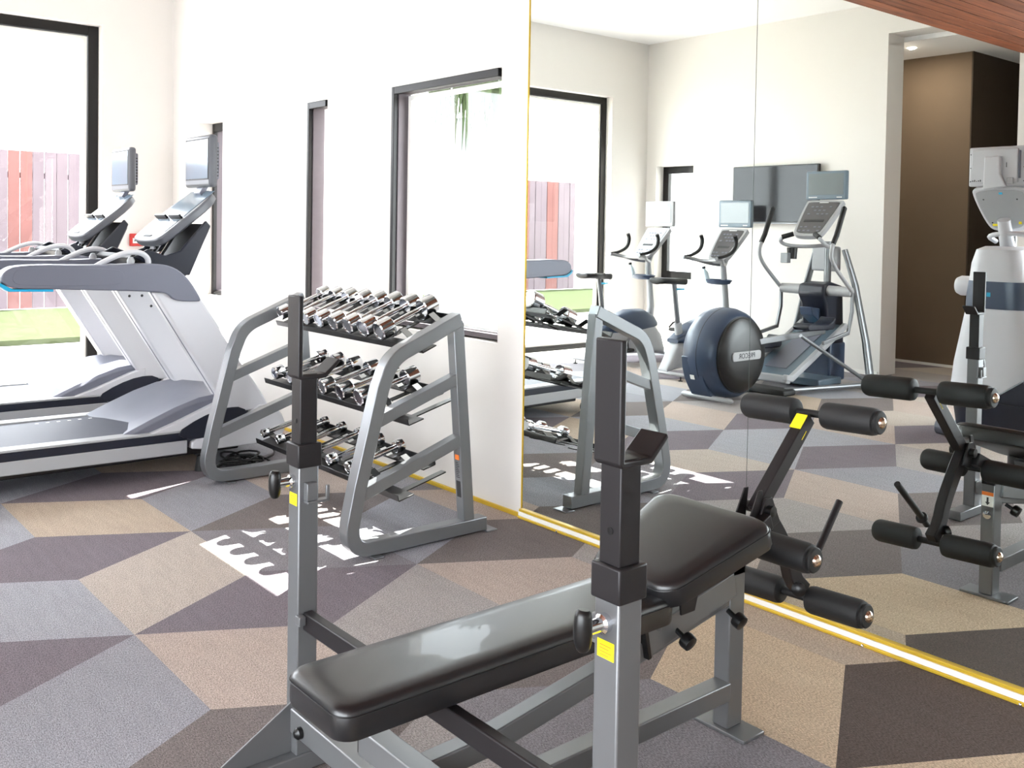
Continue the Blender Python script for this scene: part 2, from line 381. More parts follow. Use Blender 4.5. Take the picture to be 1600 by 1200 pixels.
# ------------------------------------------------------------------ windows
def window(name, X, sill_y=.0, fw=.045, dep=.12, gl='glass', inner=True):
    x0, x1, z0, z1 = X; y0 = sill_y
    f = MB()
    sh = 0 if y0 > .05 else .085
    f.box((x0, y0, z0), (x0+fw*.6, y0+.03, z1)).box((x1-.03, y0+sh, z0), (x1, y0+sh+.03, z1)).box((x0+fw*.6, y0, z1-fw), (x1-.031, y0+.03, z1)).box((x0+fw*.6, y0+sh, z0), (x1-.031, y0+sh+.03, z0+.03))
    win = f.build(name, M['bronze'], bevel=.003); struct(win)
    j = MB(); y1 = y0+.03; y2 = y0+dep; t = .028
    for a, b in (((x0+.008, y1, z0+.01), (x0+.008+t, y2, z1-.01)), ((x1-.008-t, y1, z0+.01), (x1-.008, y2, z1-.01)), ((x0+.03, y1, z1-.01-t), (x1-.03, y2, z1-.01)), ((x0+.03, y1, z0+.01), (x1-.03, y2, z0+.01+t))): j.box(a, b)
    j.build('window_jamb', M['bronze2'], win, bevel=.002)
    if x1 - x0 > .6:
        s = MB(); a0, a1, c0, c1 = x0+.05, x1-.05, z0+.05, z1-.05; q = .03
        for a, b in (((a0, y2-.03, c0), (a0+q, y2, c1)), ((a1-q, y2-.03, c0), (a1, y2, c1)), ((a0+q, y2-.03, c1-q), (a1-q, y2, c1)), ((a0+q, y2-.03, c0), (a1-q, y2, c0+q))): s.box(a, b)
        s.build('window_sash', M['white'], win, bevel=.003)
    MB().box((x0+.03, y2-.018, z0+.03), (x1-.03, y2-.012, z1-.03)).build('window_pane', M[gl], win, smooth=False)
    return win
window('window_1', W1, .12, fw=.07)
window('window_2', W2)
window('window_3', W3, gl='glassgrey')
# back wall window, dark top and left frame
f = MB(); x0, x1, z0, z1 = -8.55, -7.93, .884, 2.33; y = YB-.14
for a, b in (((x0, y-.06, z0), (x0+.09, y, z1)), ((x1-.09, y-.06, z0), (x1, y, z1)), ((x0+.09, y-.06, z1-.09), (x1-.09, y, z1)), ((x0+.09, y-.06, z0), (x1-.09, y, z0+.09))): f.box(a, b)
wb = struct(f.build('window_4', M['bronze'], bevel=.003))
MB().box((x0+.05, y-.04, z0+.05), (x1-.05, y-.034, z1-.05)).build('window_pane', M['glass'], wb, smooth=False)
# large sliding window in the left wall
f = MB(); x = XL-.10; fw = .085
for a, b in (((x-.08, -5.62, 0), (x, -5.62+fw, 3.18)), ((x-.08, -.62-fw, 0), (x, -.62, 3.18)), ((x-.08, -5.62+fw, 3.18-fw), (x, -.62-fw, 3.18)), ((x-.08, -5.62+fw, 0), (x, -.62-fw, .06)), ((x-.08, -3.16, .06), (x, -3.08, 3.1))): f.box(a, b)
wl = struct(f.build('window_5', M['bronze'], bevel=.004))
s = MB()
for ya, yb in ((-5.53, -3.17), (-3.07, -.71)):
    for a, b in (((x-.06, ya, .06), (x-.02, ya+.035, 3.09)), ((x-.06, yb-.035, .06), (x-.02, yb, 3.09)), ((x-.06, ya+.035, 3.06), (x-.02, yb-.035, 3.09)), ((x-.06, ya+.035, .06), (x-.02, yb-.035, .1))): s.box(a, b)
s.build('window_sash', M['white'], wl, bevel=.003)
for ya, yb in ((-5.53, -3.17), (-3.07, -.71)): MB().box((x-.045, ya+.03, .09), (x-.039, yb-.03, 3.07)).build('window_pane', M['glass'], wl, smooth=False)
# unseen opening in the back wall, added to let fill light into the room
def opening_frame(name, a, b, ax):
    (x0, y0, z0), (x1, y1, z1) = a, b; f = MB(); t = .06
    if ax == 1:
        for p, q in (((x0, y0, z0), (x0+t, y1, z1)), ((x1-t, y0, z0), (x1, y1, z1)), ((x0+t, y0, z1-t), (x1-t, y1, z1)), ((x0+t, y0, z0), (x1-t, y1, z0+t)), (((x0+x1)/2-t/2, y0, z0+t), ((x0+x1)/2+t/2, y1, z1-t))): f.box(p, q)
    else:
        for p, q in (((x0, y0, z0), (x1, y0+t, z1)), ((x0, y1-t, z0), (x1, y1, z1)), ((x0, y0+t, z1-t), (x1, y1-t, z1)), ((x0, y0+t, z0), (x1, y1-t, z0+t)), ((x0, (y0+y1)/2-t/2, z0+t), (x1, (y0+y1)/2+t/2, z1-t))): f.box(p, q)
    return struct(f.build(name, M['bronze'], bevel=.004))
opening_frame('fill_opening', (-3.5, YB-.2, .1), (2.9, YB-.12, 3.15), 1)

# ------------------------------------------------------------------ wooden canopy below the ceiling (seen in the mirror)
CX0, CZ = -3.99, 3.22
can = empty('wood_canopy', (CX0, -3.1, CZ), 'reddish brown wooden slatted ceiling canopy hanging under the white ceiling', 'ceiling canopy')
MB().box((CX0+.01, YB+.005, CZ+.0065), (2.9, -.25, CZ+.10)).build('canopy_body', M['canopygap'], can, bevel=.003)
xx = CX0
while xx < 2.8:
    MB().box((xx, YB+.005, CZ), (xx+.124, -.25, CZ+.006)).build('board', M['canopy'], can, smooth=False)
    xx += .142
MB().box((CX0-.016, YB+.005, CZ), (CX0-.001, -.25, CZ+.11)).build('fascia', M['canopy'], can, bevel=.002)
for ch in [o for o in C.objects if o.parent is can]: ch.data.transform(Matrix.Translation(-can.location))
dl = MB().lathe([(0, .001), (0, .042), (.006, .05), (.008, .001)], (-5.46, -6.95, 3.542), (0, 0, 1), 20).build('downlight', M['lamp'])
put(dl, 'small round recessed downlight glowing in the ceiling by the brown wall', 'lamp')
for nm, loc, e in (('recess_lamp', (-5.46, -6.95, 3.538), 30),):
    L = bpy.data.objects.new(nm, bpy.data.lights.new(nm, 'AREA')); C.objects.link(L); L.location = loc; L.data.energy = e*.14; L.data.shape = 'DISK'; L.data.size = .06; L.data.color = (1, .9, .78)

# ------------------------------------------------------------------ mirror wall
edges = [-3.79, -2.392, -1.0, .39, 1.78, 3.1]
names = ['left mirror panel with a brass strip down its left edge', 'large mirror panel behind the weight bench, right of the vertical seam', 'mirror panel right of the weight bench beyond the frame', 'fourth mirror panel beyond the frame', 'fifth mirror panel at the far right']
for i, (a, b) in enumerate(zip(edges, edges[1:])):
    p = MB().box((a+.0015, -.004, .048), (b-.0015, -.0005, 3.9)).build('wall_mirror', M['mirror'], smooth=False)
    put(p, names[i], 'mirror')
    if i: MB().box((a-.0014, -.0035, .048), (a+.0014, -.001, 3.9)).build('panel_joint', M['seam'], p, smooth=False)
ch = empty('mirror_channel', (-3.79, 0, 0), 'long yellow brass channel with a painted white highlight along the foot of the mirror', 'trim')
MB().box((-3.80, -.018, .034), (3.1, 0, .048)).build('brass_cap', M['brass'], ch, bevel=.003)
MB().box((-3.80, -.022, .013), (3.1, 0, .034)).build('highlight_strip', M['white'], ch, bevel=.002, label='white highlight painted along the middle')  # white band painted in for the reflected highlight on the brass
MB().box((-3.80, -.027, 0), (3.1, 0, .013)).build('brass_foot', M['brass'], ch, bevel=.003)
put(MB().box((-3.797, -.009, .049), (-3.791, 0, 3.9)).build('brass_strip', M['brass'], bevel=.002), 'thin vertical brass strip at the left edge of the mirror', 'trim')
for k in range(9): MB().lathe([(0, .001), (0, .006), (.004, .004), (.005, .0005)], (-3.5+k*.55, -.026, .006), (0, -1, .5), 10).build('screw', M['chrome'], ch)
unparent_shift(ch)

# ------------------------------------------------------------------ weight bench
T = M['silver2']; G = M['graphite']
be = empty('weight_bench', (-1.8, -1.6, 0), 'silver framed weight bench with black vinyl pads, bar uprights and foam leg rollers', 'weight bench')
for sx, X in ((-1, -2.395), (1, -1.20)):
    w2 = .0305
    MB().box((X-w2, -2.02, .05), (X+w2, -1.96, .845)).build('upright', T, be, bevel=.004)
    col = MB().box((X-w2-.006, -2.026, .84), (X+w2+.006, -1.954, .905)).build('collar', G, be, bevel=.004)
    tube = MB().box((X-.026, -2.016, .88), (X+.026, -1.964, 1.094)).build('inner_post', G, be, bevel=.003)
    MB().lathe([(0, .001), (0, .007), (.001, .007), (.0015, .001)], (X+.002, -2.0165, .965), (0, -1, 0), 14).build('adjusting_hole', M['black'], tube)
    # bar cradle: tall back plate, floor and tilted lip on the mirror side
    h = MB(); h.prism([(-2.025, 1.088), (-2.017, 1.080), (-1.940, 1.080), (-1.896, 1.122), (-1.901, 1.130), (-1.944, 1.092), (-2.011, 1.092), (-2.011, 1.307), (-2.025, 1.307)], X-.036, X+.030)
    h.build('bar_cradle', G if sx > 0 else [G], be, bevel=.003)
    # pull pin knob on the camera side
    k = MB().lathe([(0, .001), (0, .018), (.012, .018), (.016, .013), (.05, .012), (.052, .001)], (X-.002, -2.02, .80), (0, -1, 0), 20).build('pull_pin', M['chrome'], be)
    kb = MB().tube(smooth_path([(X-.004, -2.072, .835), (X-.004, -2.074, .82), (X-.004, -2.074, .78), (X-.004, -2.072, .762)], 1), [.010, .015, .017, .017, .014, .009], 16).build('knob', M['black'], k)
    st = MB().box((X-.021, -2.0212, .735), (X+.021, -2.0202, .768)).build('warning_sticker', M['yellow'], be, bevel=.0008, seg=1)
    mb = MB()
    for r in range(4): mb.box((X-.014, -2.0216, .758-r*.006), (X+.014 - (r % 2)*.006, -2.0211, .7595-r*.006))
    mb.build('small_print', M['orange'], st, smooth=False)
    q_ = -sx
    def hk(a, b, c, d, e, f): return ((X+q_*a if q_ > 0 else X+q_*d, b, c), (X+q_*d if q_ > 0 else X+q_*a, e, f))
    mb = MB().box(*hk(.030, -2.006, .752, .052, -1.974, .80)).box(*hk(.030, -2.006, .745, .056, -1.94, .752)).box(*hk(.048, -1.95, .752, .056, -1.94, .79)).build('safety_hook', T, be, bevel=.002)
    MB().box((X-.036, -2.30, .004), (X+.036, -1.80, .052)).build('foot', T, be, bevel=.004)
    MB().prism([(-2.02, .052), (-2.02, .19), (-2.26, .052)], X-.004, X+.002).build('gusset', T, be, bevel=.001)
    MB().lathe([(0, .001), (0, .012), (.008, .014), (.014, .008), (.015, .001)], (X, -2.2, .052), (0, 0, 1), 12).build('bolt', M['black'], be)
    MB().box((X-.026, -2.302, .008), (X+.026, -2.299, .048)).build('end_plug', M['black'], be, bevel=.002)
# cross members between the uprights
cb = MB().box((-2.364, -2.005, .395), (-1.231, -1.975, .445)).build('upper_crossbar', G, be, bevel=.004)
for X in (-2.36, -1.236): MB().box((X-.008, -2.026, .415), (X+.018, -2.006, .44)).build('bolt_plate', T, be, bevel=.002)
MB().box((-2.364, -2.04, .125), (-1.231, -1.965, .19)).build('lower_crossbar', T, be, bevel=.004)
# lower rail, rear leg, inclined spine
MB().box((-1.825, -1.96, .10), (-1.765, -.905, .155)).build('lower_rail', T, be, bevel=.004)
MB().box((-1.828, -.91, .012), (-1.772, -.84, .50)).build('rear_leg', T, be, bevel=.004)
MB().box((-1.828, -.912, .47), (-1.772, -.838, .56)).build('leg_head', G, be, bevel=.003)
MB().box((-1.90, -.925, 0), (-1.70, -.825, .012)).build('foot_plate', T, be, bevel=.003)
MB().strip([(-2.0, .256), (-1.82, .262), (-1.40, .325), (-.90, .415)], .055, -1.825, -1.775).build('spine', T, be, bevel=.004)
MB().box((-1.98, -2.058, .235), (-1.231, -2.0, .30)).build('front_support', T, be, bevel=.004)
MB().box((-1.986, -2.056, .238), (-1.978, -2.002, .297)).build('end_plug', M['black'], be, bevel=.002)
MB().lathe([(0, .001), (0, .016), (.012, .016), (.02, .008), (.021, .001)], (-2.30, -2.04, .15), (0, -1, 0), 12).build('bolt', M['black'], be)
MB().lathe([(0, .001), (0, .014), (.012, .014), (.02, .008), (.021, .001)], (-1.70, -1.96, .13), (0, -1, 0), 12).build('bolt', M['black'], be)
cr = MB().strip([(-1.28, .372), (-.90, .452)], .074, -1.835, -1.762).build('slide_sleeve', T, be, bevel=.003)
MB().strip([(-1.29, .370), (-1.276, .373)], .084, -1.84, -1.757).build('sleeve_cap', M['black'], be, bevel=.002)
st = MB().box((-1.815, -1.03, .473), (-1.785, -.93, .474), Matrix.Rotation(math.radians(11.5), 3, 'X')).build('warning_sticker', M['yellow'], be)
MB().box((-1.815, -1.10, .460), (-1.785, -1.045, .461), Matrix.Rotation(math.radians(11.5), 3, 'X')).build('sticker', M['paper'], be)
for y, z in ((-1.16, .40), (-.93, .40)):
    k = MB().lathe([(0, .008), (.03, .008), (.032, .022), (.04, .024), (.058, .022), (.062, .001)], (-1.765, y, z-.02), (.8, 0, -.35), 14).build('star_knob', M['black'], be)
MB().strip([(-1.24, .40), (-1.18, .52)], .02, -1.84, -1.76).build('pad_bracket', T, be, bevel=.002)
MB().prism([(-1.15, .42), (-1.09, .42), (-1.075, .47), (-1.10, .50), (-1.155, .49)], -1.765, -1.757).build('angle_plate', G, be, bevel=.002)
MB().box((-1.835, -2.2, .435), (-1.825, -1.3, .462)).box((-1.775, -2.2, .435), (-1.765, -1.3, .462)).build('pad_rail', G, be, bevel=.002)
# cushions
def pad(name, cx, cy, cz, wx, ly, t, rx=0, taper=1., parent=None, r=.045):
    mb = MB(); rot = Matrix.Rotation(rx, 3, 'X')
    def ring(sx, sy, z):
        pts = []
        for qx, qy, a0 in ((1, 1, 0), (-1, 1, 90), (-1, -1, 180), (1, -1, 270)):
            for i in range(7):
                a = math.radians(a0 + 15*i); hx = wx/2 - sx - r; hy = ly/2 - sy - r
                px = qx*hx + r*math.cos(a); py = qy*hy + r*math.sin(a)
                f_ = 1 + (taper-1)*(py/ly + .5)
                v = rot @ Vector((px*f_, py, z)); pts.append((cx+v.x, cy+v.y, cz+v.z))
        return pts
    e = t/2
    zs = [(.010, -e), (.002, -e+.004), (0, -e+.012), (0, e-.020), (.002, e-.012), (.007, e-.005), (.016, e-.001), (.05, e+.0015)]
    mb.loft([ring(s_, s_, z) for s_, z in zs])
    o = mb.build(name, M['vinyl'], parent)
    sm = MB(); P = ring(-.0006, -.0006, e-.019); sm.tube(P + [P[0]], .0016, 5)
    sm.build('seam', M['vinylside'], o)
    return o
pad('back_pad', -1.795, -1.775, .495, .255, 1.02, .074, parent=be)
pad('seat_pad', -1.80, -1.135, .598, .30, .40, .074, rx=math.radians(18.5), parent=be, taper=1.46, r=.05)
# leg developer: double lever with foam rollers
al = MB().strip([(-.70, .615), (-.425, .885)], .05, -1.865, -1.825).build('upper_arm', G, be, bevel=.003)
MB().box((-1.866, -.47, .815), (-1.824, -.468, .85), Matrix.Rotation(math.radians(-44), 3, 'X')).build('warning_sticker', M['yellow'], al)
st = MB().strip([(-.492, .858), (-.452, .897)], .004, -1.865, -1.825).build('warning_sticker', M['yellow'], al)
MB().prism([(-.79, .565), (-.72, .69), (-.70, .69), (-.72, .56)], -1.875, -1.869).prism([(-.79, .565), (-.72, .69), (-.70, .69), (-.72, .56)], -1.821, -1.815).build('cheek_plate', G, be, bevel=.002)
MB().strip(smooth_path([(-.70, .645), (-.62, .56), (-.53, .44), (-.50, .36), (-.44, .31)], 1), .052, -1.855, -1.815).build('lower_arm', G, be, bevel=.003)
MB().prism([(-.73, .60), (-.70, .665), (-.665, .665), (-.62, .58), (-.68, .56)], -1.812, -1.804).build('pivot_plate', G, be, bevel=.002)
MB().lathe([(-.05, .001), (-.05, .018), (.05, .018), (.052, .001)], (-1.835, -.685, .625), (1, 0, 0), 18).build('pivot_bolt', M['black'], be)
MB().strip([(-.85, .54), (-.70, .60)], .05, -1.822, -1.778).build('pivot_arm', G, be, bevel=.003)
def rollers(y, z, z2, xl, xr, gap=(-1.885, -1.80)):
    def zz(x): return z + (z2 - z)*(x - xl)/(xr - xl)
    MB().tube([(xl-.004, y, zz(xl)), (xr+.004, y, zz(xr))], .0125, 14).build('roller_bar', M['rubber'], be)
    for a, b in ((xl, gap[0]), (gap[1], xr)):
        ax = Vector((b-a, 0, zz(b)-zz(a))); L = ax.length; R = .045
        r = MB().lathe([(.004, .014), (.004, R-.012), (.010, R-.003), (.022, R), (L-.03, R), (L-.018, R-.003), (L-.012, R-.012), (L-.012, .014)], (a, y, zz(a)), ax, 28).build('foam_roller', M['foam'], be)
    for x, s in ((xl, -1), (xr, 1)):
        ax = (s, 0, s*(z2-z)/(xr-xl))
        c = MB().lathe([(-.016, .02), (-.016, .036), (-.004, .038), (0, .034), (.001, .02)], (x, y, zz(x)), ax, 24).build('end_collar', M['rubber'], be)
        MB().lathe([(0, .019), (.006, .0175), (.011, .012), (.0135, .005), (.014, .0005)], (x, y, zz(x)), ax, 20).build('domed_cap', M['steelcap'], c)
rollers(-.40, .885, .905, -2.11, -1.592)
rollers(-.765, .545, .545, -2.04, -1.58, gap=(-1.85, -1.79))
rollers(-.46, .285, .304, -2.08, -1.585)
MB().tube([(-1.834, -.40, .375), (-1.838, -.347, .425), (-1.853, -.20, .562)], .0125, 14).build('weight_post', M['graphite'], be)
MB().lathe([(0, .001), (0, .022), (.005, .024), (.012, .022), (.013, .001)], (-1.836, -.368, .405), (-.02, .147, .133), 16).build('post_collar', M['graphite'], be)
k = MB().lathe([(0, .009), (.028, .009), (.03, .016), (.036, .022), (.05, .024), (.056, .014), (.057, .001)], (-1.83, -.47, .33), (.5, -.75, .1), 10).build('star_knob', M['black'], be)
# stickers on the rear leg, facing the mirror
s1 = MB().box((-1.824, -.8395, .38), (-1.776, -.8385, .44)).build('sticker', M['paper'], be)
MB().box((-1.824, -.8384, .425), (-1.776, -.838, .44)).build('orange_band', M['orange'], s1)
MB().prism([(-1.80, .385), (-1.79, .398), (-1.796, .398), (-1.796, .418), (-1.804, .418), (-1.804, .398), (-1.81, .398)], -.8384, -.8380, ax=1).build('arrow', M['ink'], s1)
MB().lathe([(0, .001), (0, .016), (.004, .017), (.006, .008), (.007, .001)], (-1.80, -.8395, .345), (0, 1, 0), 18).build('leg_bolt', M['chrome'], be)
unparent_shift(be)

# ------------------------------------------------------------------ dumbbell rack
ra = empty('dumbbell_rack', (-4.54, -.65, 0), 'silver three-tier dumbbell rack with curved side frames standing below the windows', 'dumbbell rack')
sideP = [(-.462, 1.058), (-.735, .945), (-.84, .885), (-.885, .80), (-1.035, .30), (-1.045, .17), (-1.0, .085), (-.90, .045), (-.28, .045)]
front = smooth_path(sideP[:1] + sideP[1:], 2)
front = [(-.462, 1.058), (-.70, .955)] + smooth_path([(-.70, .955), (-.845, .895), (-.90, .76)], 3)[1:-1] + [(-.90, .76), (-1.01, .33)] + smooth_path([(-1.01, .33), (-1.07, .05), (-.84, .042)], 3)[1:-1] + [(-.84, .042), (-.29, .042)]
for X, nm in ((-3.755, 'near'), (-5.345, 'far')):
    sf = MB().strip(front, .066, X-.036, X+.036).build('side_frame', M['silver'], ra, bevel=.004)
    MB().strip([(-.478, 1.04), (-.395, .07)], .062, X-.030, X+.030).build('back_post', M['silver'], ra, bevel=.004)
    MB().strip([(-.925, .610), (-.46, .775)], .055, X-.028, X+.028).build('tray_arm', M['silver'], ra, bevel=.003)
    MB().strip([(-1.01, .285), (-.44, .475)], .055, X-.028, X+.028).build('tray_arm', M['silver'], ra, bevel=.003)
    MB().box((X-.05, -.30, 0), (X+.05, -.235, .008)).build('foot_plate', M['silver'], ra, bevel=.002)
    MB().box((X-.04, -.95, 0), (X+.062, -.90, .008)).build('foot_plate', M['silver'], ra, bevel=.002)
X = -3.755
s1 = MB().box((X-.018, -.4445, .18), (X+.018, -.4435, .40), Matrix.Rotation(math.radians(4.9), 3, 'X')).build('sticker', M['paper'], ra)
for ob, za, zb, m_ in (('orange_band', .375, .40, 'orange'), ('text_block', .19, .27, 'ink')):
    MB().box((X-.016, -.4465, za-.002), (X+.016, -.4455, zb-.002), Matrix.Rotation(math.radians(4.9), 3, 'X'), (X, -.444, .29)).build(ob, M[m_], s1)
mb = MB()
for r in range(9): mb.box((X-.014, -.4465, .285+r*.009), (X+.013-(r % 3)*.004, -.4457, .288+r*.009), Matrix.Rotation(math.radians(4.9), 3, 'X'), (X, -.444, .29))
mb.build('small_print', M['ink'], s1, smooth=False)
# small white word down the front of the far side frame
def tray(y0, z0, y1, z1, xs, drop):
    d = Vector((y1-y0, z1-z0)).normalized(); n = Vector((-d.y, d.x))
    xa, xb = -5.31, -3.79
    P = lambda t, h: (y0 + (y1-y0)*t + n.x*h, z0 + (z1-z0)*t + n.y*h)
    fr = MB().strip([P(-.14, -drop), P(.16, -drop)], .006, xa, xb).strip([P(-.14, -drop), P(-.14, -drop+.03)], .005, xa, xb).build('front_rail', M['black'], ra, bevel=.001, seg=1)
    MB().strip([P(.82, -drop), P(1.08, -drop)], .006, xa, xb-.2).strip([P(1.08, -drop), P(1.08, -drop+.03)], .005, xa, xb-.2).build('rear_rail', M['black'], ra, bevel=.001, seg=1)
    st = (xs[0]-xs[1])
    for x in xs:
        for t in (.14, .80):
            a, b = P(t-.02, 0), P(t+.10, 0); h = drop
            mb = MB(); e = .005
            vs = [(x-st*.46, -h*.2), (x-st*.14, -h*.7), (x+st*.14, -h*.7), (x+st*.46, -h*.2)]; vs += [(p, q-e) for p, q in vs[::-1]]
            L = [mb.bm.verts.new((vx, *P(t-.02, vh))) for vx, vh in vs]; R_ = [mb.bm.verts.new((vx, *P(t+.10, vh))) for vx, vh in vs]
            mb.bm.faces.new(L); mb.bm.faces.new(R_[::-1]); k8 = len(L)
            for i in range(k8): mb.bm.faces.new((L[i], R_[i], R_[(i+1) % k8], L[(i+1) % k8]))
            mb.build('saddle', M['black'], ra, smooth=False)
    for i in range(5):
        x = xa + .1 + i*(xb-xa-.2)/4
        MB().strip([P(-.05, -drop-.006), P(1.0, -drop-.006)], .006, x-.02, x+.02).build('tray_brace', M['black'], ra)
tops = [-4.145 - .157*i for i in range(8)]; mids = [-4.235 - .190*i for i in range(6)]; lows = [-4.275 - .198*i for i in range(6)]
rows = [(-.63, .985, -.37, 1.090, tops, .075), (-.69, .640, -.41, .715, mids, .068), (-.735, .275, -.45, .345, lows, .055)]
for r in rows: tray(r[0], r[1], r[2], r[3], [r[4][0] + (r[4][0]-r[4][1])] + r[4], r[5])
rt = text('FITNESS', .04, M['paper'], ra, mtx((-5.345+.0375, -.93, .60), (0, -.26, -.97), (0, .97, -.26)), 'lettering')
bpy.data.objects.remove(rt)
unparent_shift(ra)
ordn = ['first', 'second', 'third', 'fourth', 'fifth', 'sixth', 'seventh', 'eighth']
tiern = ['top', 'middle', 'bottom']
def dumbbell(c, d, L, r, hl, label, group):
    """axis d, half distance L between head centres, head radius r and length hl"""
    e = empty('dumbbell', c, label, 'dumbbell', group)
    for s_ in (-1, 1):
        o = tuple(d[i]*s_*(L-hl/2) for i in range(3))
        hd = MB().lathe([(0, r*.45), (.0, r*.9), (.005, r), (hl-.006, r), (hl, r-.006), (hl, r*.72), (hl-.0025, r*.70), (hl-.0025, .001)], o, tuple(x*s_ for x in d), 30).build('weight_head', M['chrome'], e)
    MB().lathe([(-L+hl/2-.002, .013), (-L+hl/2+.012, .0135), (0, .0165), (L-hl/2-.012, .0135), (L-hl/2+.002, .013)], (0, 0, 0), d, 16).build('handle', M['chrome'], e)
    return e
for ti, (y0, z0, y1, z1, xs, dr) in enumerate(rows):
    n = len(xs)
    for i, x in enumerate(xs):
        f_ = i/(n-1)
        r = [(.052, .040), (.047, .037), (.034, .026)][ti]; r = r[0] + (r[1]-r[0])*f_
        hl = [(.082, .066), (.078, .062), (.052, .040)][ti]; hl = hl[0] + (hl[1]-hl[0])*f_
        c = (x, (y0+y1)/2, (z0+z1)/2); d = Vector((0, y1-y0, z1-z0)); L = d.length/2; d = tuple(d.normalized())
        side = 'near right end' if ti < 3 else ''
        dumbbell(c, d, L, r, hl, f'{ordn[i]} chrome dumbbell from the right end of the {tiern[ti]} rack shelf', f'chrome dumbbells on the {tiern[ti]} rack shelf')

# ------------------------------------------------------------------ treadmills
def treadmill(label):
    X = -5.64; W = .88; XF = X-W; xc = X-W/2
    t = empty('treadmill', (xc, -1.5, 0), label, 'treadmill', 'treadmills facing the window wall')
    # running deck
    for x0, x1 in ((X-.10, X), (XF, XF+.10)):
        MB().prism([(-2.44, .17), (-2.42, .14), (-1.05, .125), (-1.05, .205), (-2.44, .215)], x0, x1).build('lower_side_panel', M['tpale'], t, bevel=.006)
        MB().prism([(-2.45, .222), (-2.44, .215), (-1.05, .205), (-1.05, .252), (-2.45, .262)], x0+.002, x1-.002).build('side_stripe', M['dnavy'], t, bevel=.003)
        MB().prism([(-2.45, .262), (-1.02, .252), (-1.02, .266), (-2.45, .276)], x0, x1).build('side_rail', M['tpale'], t, bevel=.004)
    MB().box((XF+.10, -2.42, .165), (X-.10, -1.0, .262)).build('running_belt', M['belt'], t, bevel=.012)
    mb = MB()
    for i in range(7): mb.box((XF+.17, -1.72+i*.062, .262), (XF+.185+ .0, -1.70+i*.062, .2632))
    mb.build('belt_marks', M['paper'], t, smooth=False)
    MB().box((XF+.02, -2.50, .15), (X-.02, -2.42, .255)).build('rear_cap', M['dnavy'], t, bevel=.02)
    for x in (XF+.05, X-.05):
        MB().lathe([(-.018, .02), (-.018, .05), (.018, .05), (.018, .02)], (x, -2.30, .05), (1, 0, 0), 20).build('rear_wheel', M['rubber'], t)
        MB().box((x-.012, -2.33, .05), (x+.012, -2.27, .16)).build('wheel_bracket', M['dnavy'], t, bevel=.003)
        MB().lathe([(0, .001), (0, .035), (.02, .032), (.09, .02), (.092, .001)], (x, -.95, 0), (0, 0, 1), 16).build('front_foot', M['rubber'], t)
    MB().box((XF+.06, -2.2, .10), (X-.06, -.7, .165)).build('under_frame', M['black'], t, bevel=.01)
    # motor hood
    rings = []
    ys = [(-1.40, .270, 0), (-1.25, .335, .0), (-1.10, .395, .0), (-.95, .440, .01), (-.80, .455, .02), (-.66, .430, .05), (-.56, .36, .09)]
    for y, z, s_ in ys:
        a = XF+.045+s_*.3; b = X-.045-s_*.3
        rings.append([(a, y, .15), (a, y, z-.02), (a+.03, y, z), (a+.18, y+.05 if z < .4 else y, z-.018), (xc, y+.10 if z < .4 else y, z-.03), (b-.18, y+.05 if z < .4 else y, z-.018), (b-.03, y, z), (b, y, z-.02), (b, y, .15)])
    MB().loft(rings).build('motor_hood', M['tgrey'], t, bevel=.004)
    for x0, x1, xo in ((X-.10, X-.045, X), (XF+.045, XF+.10, XF)):
        MB().prism([(-1.28, .262), (-1.12, .315), (-.88, .405), (-.80, .425), (-.78, .43), (-.78, .36), (-1.05, .262)], min(x0, xo), max(x1, xo)).build('hood_side_strip', M['twhite'], t, bevel=.006)
        MB().prism(closed_smooth([(-1.12, .255), (-.98, .33), (-.83, .375), (-.70, .37), (-.66, .30), (-.72, .225), (-.95, .205), (-1.06, .21)], 1), min(x1, xo)+.001, max(x1, xo)+.005).build('hood_side', M['dnavy'], t, bevel=.004)
        MB().lathe([(0, .001), (0, .008), (.003, .007), (.004, .001)], (max(x1, xo)+.005, -.80, .285), (1, 0, 0), 10).build('bolt', M['black'], t)
        MB().prism(closed_smooth([(-1.03, .13), (-1.02, .205), (-.86, .225), (-.70, .24), (-.63, .37), (-.50, .37), (-.42, .27), (-.42, .17), (-.50, .125)], 1), min(x1, xo)-.002, max(x1, xo)+.002).build('front_fairing', M['twhite'], t, bevel=.008)
    MB().box((XF+.06, -.62, .13), (X-.06, -.43, .33)).build('front_cover', M['twhite'], t, bevel=.03)
    # slanted uprights
    for x0, x1 in ((X-.14, X-.005), (XF+.005, XF+.14)):
        u = MB().prism([(-1.25, 1.09), (-.79, .34), (-.52, .34), (-.56, .42), (-.98, 1.06), (-1.02, 1.10)], x0, x1).build('upright', M['twhite'], t, bevel=.012)
        m_ = (x0+x1)/2
        MB().prism([(-1.252, 1.088), (-.793, .342), (-.788, .345), (-1.247, 1.091)], m_-.006, m_+.006).build('slot', M['tgrey'], u)
        xi = x1 if x0 < xc else x0; sg = 1 if x0 < xc else -1
        for yy, zz in ((-1.15, 1.02), (-1.07, 1.02), (-1.01, .95)): MB().lathe([(0, .001), (0, .009), (.002, .008), (.003, .001)], (xi, yy, zz), (sg, 0, 0), 10).build('bolt', M['ink'], u)
    # handrails
    prof = closed_smooth([(-2.06, 1.17), (-2.05, 1.225), (-1.97, 1.262), (-1.55, 1.252), (-1.30, 1.262), (-1.16, 1.25), (-1.06, 1.18), (-.97, 1.035), (-1.00, 1.03), (-1.14, 1.038), (-1.18, 1.085), (-1.27, 1.098), (-1.80, 1.125), (-2.0, 1.132)], 2)
